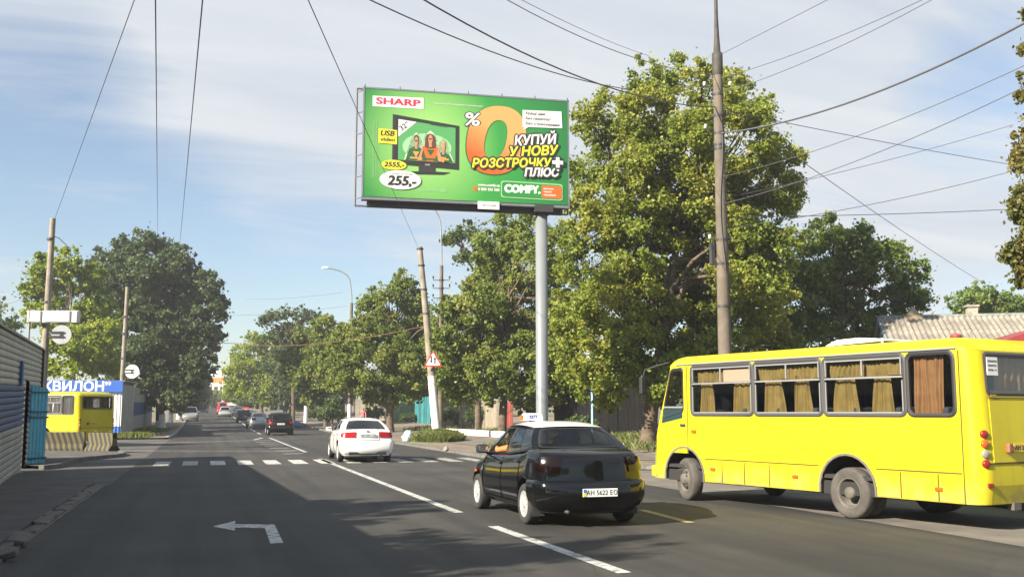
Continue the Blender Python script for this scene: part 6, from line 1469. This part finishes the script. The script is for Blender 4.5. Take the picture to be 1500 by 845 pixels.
px_tree('sparse feathery tree standing out above the far right trees', 430, 118, [(395, 463, 14), (415, 458, 15), (440, 460, 16), (462, 465, 14), (385, 470, 10), (425, 485, 22), (455, 490, 20), (400, 490, 18)], 9000, .24, LM['dark'], 19, trunk_r=.22, group=VG, cl=.75, show=2)
px_tree('deep green tree over the far parked cars', 425, 132, [(420, 510, 24), (445, 520, 22), (405, 535, 22), (430, 550, 26), (450, 570, 18), (415, 570, 20), (440, 590, 12)], 16000, .30, LM['dark'], 20, trunk_r=.25, group=VG)
px_tree('yellowish tree leaning over the far street', 385, 150, [(372, 500, 17), (390, 510, 20), (355, 520, 18), (345, 540, 18), (375, 540, 24), (340, 560, 16), (365, 565, 20), (395, 555, 20), (335, 572, 9), (385, 580, 15)], 18000, .30, LM['lime'], 21, trunk_r=.25, group=VG)
px_tree('low dark shrub beside the road behind the white sedan', 487, 84, [(487, 602, 14), (478, 606, 12), (497, 606, 10), (488, 590, 12)], 9000, .16, LM['dark'], 22, trunk_r=.08, name='shrub', cat='shrub')
px_tree('farthest yellow green tree at the end of the right row', 352, 200, [(350, 560, 12), (338, 568, 10), (360, 572, 12), (345, 580, 11), (332, 580, 7)], 8000, .36, LM['lime'], 23, trunk_r=.2, group=VG)
# undergrowth behind the right row
px_tree('dark leafy mass low behind the board fence by the bus', 880, 62, [(830, 560, 40), (880, 560, 45), (930, 565, 40), (980, 560, 40), (1030, 560, 45), (1090, 560, 45), (1150, 540, 45), (780, 580, 30)], 20000, .24, LM['dark'], 24, trunk_r=.2, group='trees in the gardens behind the fences')
px_tree('garden tree behind the turquoise fence', 640, 108, [(600, 560, 25), (630, 555, 28), (660, 560, 25), (645, 530, 28), (690, 565, 28), (720, 560, 25), (620, 580, 20), (580, 575, 20)], 18000, .30, LM['green'], 25, trunk_r=.2, group='trees in the gardens behind the fences')
px_tree('garden tree far behind the pale fence', 520, 150, [(500, 560, 20), (520, 550, 20), (540, 565, 20), (480, 570, 15), (555, 580, 15), (510, 580, 15)], 10000, .34, LM['dark'], 26, trunk_r=.2, group='trees in the gardens behind the fences')
px_tree('young slim tree beside the pale garden fence', 736, 57, [(736, 555, 20), (745, 575, 14), (728, 570, 14)], 3000, .17, LM['mid'], 27, trunk_r=.06, group=VG)
for bu, D_, lab, cs in ((652, 82, 'dark lilac bush in front of the wooden gate', [(648, 606, 10), (660, 604, 11), (668, 609, 8)]), (700, 73, 'dark bush at the pale concrete fence', [(690, 608, 12), (703, 604, 13), (716, 610, 11)]), (545, 106, 'rounded bush at the foot of the pale fence above the white sedan', [(540, 606, 9), (552, 604, 10)]), (470, 118, 'dark bush under the second row of trees', [(465, 604, 9), (474, 600, 10), (455, 606, 8)]), (600, 97, 'low bush in front of the green board fence', [(592, 612, 6), (602, 610, 7)]), (850, 51, 'dark bush at the foot of the shaded board fence', [(835, 625, 12), (850, 620, 14), (868, 626, 11)])):
    px_tree(lab, bu, D_, cs, 3500, .16, LM['dark'], bu, trunk_r=.05, name='shrub', cat='shrub', group='bushes along the garden fences')
px_tree('low green mass under the far right trees behind the cars', 420, 165, [(360, 590, 10), (378, 588, 12), (398, 590, 12), (418, 588, 13), (438, 590, 12), (458, 592, 11), (475, 596, 10)], 12000, .32, LM['dark'], 71, trunk_r=.12, group='trees in the gardens behind the fences')
px_tree('mid green tree in front of the far pale building', 322, 255, [(308, 583, 9), (318, 578, 9), (330, 580, 10), (340, 575, 10), (325, 588, 8), (313, 592, 7)], 7000, .42, LM['mid'], 72, trunk_r=.2, group='trees beyond the end of the street')
# left side
px_tree('big dark poplar towering over the left pavement', 236, 92,
        [(215, 352, 22), (190, 365, 25), (238, 365, 25), (262, 378, 24), (160, 380, 25), (145, 400, 22), (215, 395, 42), (270, 410, 34), (175, 420, 40), (300, 420, 26), (240, 440, 50), (295, 455, 36), (318, 445, 18), (185, 470, 45), (250, 495, 50), (300, 495, 30), (200, 530, 45), (255, 545, 42), (290, 535, 28), (220, 575, 32), (262, 582, 25), (160, 510, 30), (175, 560, 25)],
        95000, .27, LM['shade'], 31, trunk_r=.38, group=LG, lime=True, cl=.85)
px_tree('bright yellow green acacia behind the box sign', 108, 78,
        [(60, 395, 26), (95, 385, 28), (45, 425, 20), (80, 425, 36), (130, 410, 28), (55, 460, 22), (105, 460, 40), (140, 450, 30), (85, 495, 30), (130, 500, 36), (160, 480, 20), (110, 535, 28), (150, 535, 25), (75, 540, 18)],
        40000, .22, LM['lime'], 32, trunk_r=.22, group='trees in the yard on the left', cl=.8)
px_tree('grey green tree at the left edge behind the shed', -30, 95, [(10, 490, 25), (-20, 470, 35), (30, 505, 18), (-50, 440, 45), (-10, 520, 30), (45, 520, 14)], 12000, .26, LM['green'], 33, trunk_r=.25, group='trees in the yard on the left')
for i, (u, D, s) in enumerate(((250, 112, 1.0), (262, 130, .95), (273, 152, 1.0), (281, 178, .95), (287, 210, 1.0))):
    b = base(u, D); rr = random.Random(50+i); h = (9.5-i*.8)*s
    lab = ('second poplar of the left row, behind the big one', 'third poplar of the left row, over the oncoming cars', 'fourth tree of the left row, shading the far lane', 'fifth tree of the left row, near the far end', 'last small tree of the left row at the street end')[i]
    lobes = [(rr.uniform(-1.5, 1.3), rr.uniform(-2, 2), h*(.38+.6*rr.random()), rr.uniform(1.3, 2.2)) for _ in range(11)]+[(0.6, 0, h*.35, 2.2), (0, 0, h*.9, 1.4)]
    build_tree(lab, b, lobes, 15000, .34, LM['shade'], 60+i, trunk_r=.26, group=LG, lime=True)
# trees beyond the end of the street
for i, (u, D) in enumerate(((285, 330), (300, 420), (318, 440), (335, 380), (262, 300))):
    b = base(u, D); rr = random.Random(80+i); lobes = [(rr.uniform(-4, 4), rr.uniform(-3, 3), rr.uniform(3, 8), rr.uniform(1.8, 3)) for _ in range(9)]
    build_tree(('hazy tree at the street end, left of the pale far building', 'hazy tree before the pale far building', 'hazy tree right of the pale far building', 'hazy tree behind the orange sign', 'far dark tree closing the left row')[i], b, lobes, 7000, .5, LM['mid'] if i != 4 else LM['shade'], 90+i, trunk_r=.3, group='trees beyond the end of the street')
# trees of the yard just out of the picture on the left: their shade falls over the road
for i, (x, y, h) in enumerate(((-8.5, 7.5, 8.4), (-9.2, 13.0, 7.9), (-8.2, 1.0, 8.0))):
    rr = random.Random(120+i); lobes = [(rr.uniform(-1.6, 1.6), rr.uniform(-1.8, 1.8), h*rr.uniform(.45, .9), rr.uniform(.7, 1.25)) for _ in range(12)]
    build_tree('yard tree behind the cream shed, '+('the middle of three beside the road', 'the one farthest along the shed', 'the nearest, out of view')[i], (x, y, 0), lobes, 9000, .17, LM['mid'], 130+i, trunk_r=.16, group='yard trees beside the camera')

# trees added unseen behind the camera to darken reflections and the ambient light
protos = [o for o in bpy.data.objects if o.get('category') == 'tree' and o.get('label', '').startswith(('rounded mid', 'broad green', 'deep green'))]
for i, (x, y) in enumerate(((-11, -14), (-12, -27), (15, -9), (16, -21), (14, -34), (-10, -40), (3, -75), (-6, -80), (11, -78))):
    c = copy_tree(protos[i % len(protos)]); c.location = (x, y, 0); c.rotation_euler = (0, 0, 1.3*i); c['group'] = 'trees added behind the viewpoint'
    c['label'] = 'tree added behind the viewpoint, out of the picture, to darken reflections'

# ------------------------------------------------------------------ people
def skin_body(name, chains, mats_, parent, matfn, sub=1):
    """one continuous surface grown over connected joints: chains of (point, radius) that share points by key"""
    keys = {}; V = []; E = []; Rd = []
    for ch in chains:
        prev = None
        for key, p, r in ch:
            if key not in keys: keys[key] = len(V); V.append(p); Rd.append(r)
            k = keys[key]
            if prev is not None: E.append((prev, k))
            prev = k
    me = bpy.data.meshes.new(name); me.from_pydata(V, E, []); o = bpy.data.objects.new(name, me); COL.objects.link(o)
    md = o.modifiers.new('skin', 'SKIN'); sk_ = me.skin_vertices[0].data if me.skin_vertices else None
    if sk_ is None:
        bm = bmesh.new(); bm.from_mesh(me); bm.verts.layers.skin.verify(); bm.to_mesh(me); bm.free(); sk_ = me.skin_vertices[0].data
    for i, r in enumerate(Rd): sk_[i].radius = r if isinstance(r, tuple) else (r, r); sk_[i].use_root = (i == 0)
    md.use_smooth_shade = True; o.modifiers.new('sub', 'SUBSURF').levels = sub
    bpy.context.view_layer.update(); nm = bpy.data.meshes.new_from_object(o.evaluated_get(bpy.context.evaluated_depsgraph_get())); bpy.data.objects.remove(o)
    nm.name = name; nm.materials.clear()
    for m in mats_: nm.materials.append(m)
    for poly in nm.polygons: poly.use_smooth = True; poly.material_index = matfn(poly.center)
    return link(name, nm, parent)
M_skin = mat('skin', (.48, .25, .16), .55); M_hair = mat('hair_dark', (.03, .022, .018), .7)
def hand(chain_from, wrist, dirv, side, up, s=1.0):
    """five unequal bent fingers rooted in the palm"""
    dirv = Vector(dirv).normalized(); side = Vector(side).normalized(); up = Vector(up).normalized(); w_ = Vector(wrist); out = []
    palm = w_+dirv*.05*s; out.append([chain_from, ('palm'+chain_from[0], palm, (.036*s, .018*s))])
    for i, (o_, ln) in enumerate(((-.030, .066), (-.010, .078), (.010, .074), (.029, .058))):
        k = palm+dirv*.042*s+side*o_*s; a = k+dirv*ln*.5*s-up*.006; b = a+dirv*ln*.4*s-up*.022*s
        out.append([('palm'+chain_from[0], palm, .03), ('k%d%s' % (i, chain_from[0]), k, .010*s), ('a%d%s' % (i, chain_from[0]), a, .009*s), ('b%d%s' % (i, chain_from[0]), b, .007*s)])
    th = palm-side*.04*s-dirv*.01; out.append([('palm'+chain_from[0], palm, .03), ('t0'+chain_from[0], th, .012*s), ('t1'+chain_from[0], th-side*.022*s+dirv*.035*s, .009*s)])
    return out
# taxi driver: forearm on the sill of the open window
dt = thing('person', 'taxi driver in an orange shirt resting an arm on the open window', 'person', taxi.location, taxi.rotation_euler.z)
X0, Y0 = -.36, .30
el, wri = (-.735, .38, 1.0), (-.66, .60, 1.05)
ch = [[('pel', (X0, Y0, .58), .15), ('wst', (X0, Y0-.04, .78), .14), ('chs', (X0, Y0-.06, .98), (.17, .12)), ('nk', (X0, Y0-.04, 1.13), .055), ('hd0', (X0, Y0-.01, 1.21), .075), ('hd1', (X0, Y0, 1.29), .088), ('hd2', (X0, Y0-.01, 1.345), .06)],
      [('chs', (0, 0, 0), 0), ('shl', (X0-.19, Y0-.04, 1.04), .065), ('ell', el, .045), ('wrl', wri, .030)],
      [('chs', (0, 0, 0), 0), ('shr', (X0+.19, Y0-.04, 1.04), .065), ('elr', (X0+.27, Y0+.2, .84), .045), ('wrr', (X0+.12, Y0+.46, .98), .030)],
      [('hd0', (0, 0, 0), 0), ('nose', (X0, Y0+.095, 1.255), .012)],
      [('hd1', (0, 0, 0), 0), ('earl', (X0-.092, Y0-.01, 1.265), .016)], [('hd1', (0, 0, 0), 0), ('earr', (X0+.092, Y0-.01, 1.265), .016)]]
ch += hand(('wrl', wri, .03), wri, (.5, .8, .1), (1, 0, 0), (0, 0, 1)); ch += hand(('wrr', (X0+.12, Y0+.46, .98), .03), (X0+.12, Y0+.46, .98), (-.2, 1, .2), (1, 0, 0), (0, 0, 1))
M_oshirt = mat('orange_shirt', (.62, .17, .05), .85); shoulder = Vector((X0-.19, Y0-.04, 1.04))
skin_body('body', ch, [M_oshirt, M_skin], dt, lambda c: 1 if c.z > 1.10 or (c.x < -.6 and c.y > .47) or c.y > Y0+.34 else 0)
mb = MB(); mb.grid(lambda a, b: (X0+.098*math.cos(a)*math.cos(b), Y0-.02+.10*math.sin(a)*math.cos(b), 1.285+.105*math.sin(b)), [math.pi*.0+2*math.pi*i/20 for i in range(21)], [R(12)+R(78)*i/6 for i in range(7)]); mb.build('hair', M_hair, dt)
for s in (-1, 1): MB().lathe([(.011, 0), (.006, .006), (0, .008)], 8, Matrix.Translation((X0+s*.033, Y0+.076, 1.275)) @ Matrix.Rotation(-math.pi/2, 4, 'X')).build('eye', M_black, dt)
MB().bbox((X0, Y0+.080, 1.205), (.05, .012, .012), .004).build('mouth', mat('lip', (.32, .10, .08), .5), dt)
# passenger seen through the rear window
pt = thing('person', 'passenger in a dark jacket dimly seen through the taxi rear window', 'person', taxi.location, taxi.rotation_euler.z)
X0, Y0 = .36, .22
ch = [[('pel', (X0, Y0, .58), .15), ('wst', (X0, Y0-.04, .78), .14), ('chs', (X0, Y0-.06, .97), (.17, .12)), ('nk', (X0, Y0-.04, 1.11), .055), ('hd0', (X0, Y0-.01, 1.19), .075), ('hd1', (X0, Y0, 1.27), .088), ('hd2', (X0, Y0-.01, 1.325), .06)],
      [('chs', (0, 0, 0), 0), ('shl', (X0-.19, Y0-.04, 1.02), .065), ('ell', (X0-.22, Y0+.15, .82), .045), ('wrl', (X0-.1, Y0+.36, .74), .03)], [('chs', (0, 0, 0), 0), ('shr', (X0+.19, Y0-.04, 1.02), .065), ('elr', (X0+.23, Y0+.15, .82), .045), ('wrr', (X0+.1, Y0+.36, .74), .03)],
      [('hd0', (0, 0, 0), 0), ('nose', (X0, Y0+.095, 1.235), .012)]]
ch += hand(('wrl', (X0-.1, Y0+.36, .74), .03), (X0-.1, Y0+.36, .74), (0, 1, -.2), (1, 0, 0), (0, 0, 1)); ch += hand(('wrr', (X0+.1, Y0+.36, .74), .03), (X0+.1, Y0+.36, .74), (0, 1, -.2), (1, 0, 0), (0, 0, 1))
skin_body('body', ch, [mat('dark_jacket', (.05, .045, .06), .9), M_skin], pt, lambda c: 1 if c.z > 1.08 or c.y > Y0+.33 else 0)
mb = MB(); mb.grid(lambda a, b: (X0+.098*math.cos(a)*math.cos(b), Y0-.02+.10*math.sin(a)*math.cos(b), 1.265+.105*math.sin(b)), [2*math.pi*i/20 for i in range(21)], [R(-5)+R(95)*i/6 for i in range(7)]); mb.build('hair', M_hair, pt)
# pedestrian on the far pavement
b = base(532, 88); b.z += .12; pd = thing('person', 'pedestrian in a pink top walking on the pavement above the white sedan', 'person', b, math.pi-.3)
ch = [[('pel', (0, 0, .92), (.13, .11)), ('wst', (0, 0, 1.08), (.12, .09)), ('chs', (0, 0, 1.32), (.16, .10)), ('nk', (0, 0, 1.46), .05), ('hd0', (0, .02, 1.53), .07), ('hd1', (0, .01, 1.60), .085), ('hd2', (0, 0, 1.66), .05)]]
for s in (-1, 1):
    ch.append([('pel', 0, 0), ('hip%d' % s, (s*.10, 0, .86), .095), ('kn%d' % s, (s*.10, s*.12+.05, .48), .06), ('an%d' % s, (s*.10, s*.2-.03, .09), .04), ('to%d' % s, (s*.11, s*.2+.12, .04), .035)])
    ch.append([('chs', 0, 0), ('sh%d' % s, (s*.19, 0, 1.38), .055), ('el%d' % s, (s*.25, -s*.08, 1.12), .042), ('wr%d' % s, (s*.25, -s*.08+.1, .90), .03)])
    ch += hand(('wr%d' % s, (s*.25, -s*.08+.1, .90), .03), (s*.25, -s*.08+.1, .90), (0, .2, -1), (0, 1, 0), (1, 0, 0))
ch.append([('hd0', 0, 0), ('nose', (0, .105, 1.56), .012)])
skin_body('body', ch, [mat('pink_top', (.55, .13, .16), .85), M_skin, mat('purple_skirt', (.12, .07, .16), .85)], pd, lambda c: 1 if c.z > 1.45 or c.z < .45 or (abs(c.x) > .21 and c.z < 1.15) else (2 if c.z < 1.0 else 0))
mb = MB(); mb.grid(lambda a, b2: (.097*math.cos(a)*math.cos(b2), -.015+.10*math.sin(a)*math.cos(b2), 1.60+.105*math.sin(b2)), [2*math.pi*i/16 for i in range(17)], [R(0)+R(90)*i/5 for i in range(6)]); mb.build('hair', mat('hair_brown', (.10, .05, .025), .7), pd)

# ------------------------------------------------------------------ the air: a faint haze round everything
hv = bpy.data.materials.new('haze'); hv.use_nodes = True; hn = hv.node_tree.nodes; hn.clear()
pv = hn.new('ShaderNodeVolumePrincipled'); pv.inputs['Color'].default_value = (.93, .95, 1.0, 1); pv.inputs['Density'].default_value = 0.0007; pv.inputs['Anisotropy'].default_value = 0.25
ho_ = hn.new('ShaderNodeOutputMaterial'); hv.node_tree.links.new(pv.outputs[0], ho_.inputs['Volume'])
hb = MB().box((0, 1270, 13.0), (3010, 2670, 30.0)).build('haze', hv, None, 'stuff'); tag(hb, 'faint bluish summer haze lying over the whole street', 'haze')
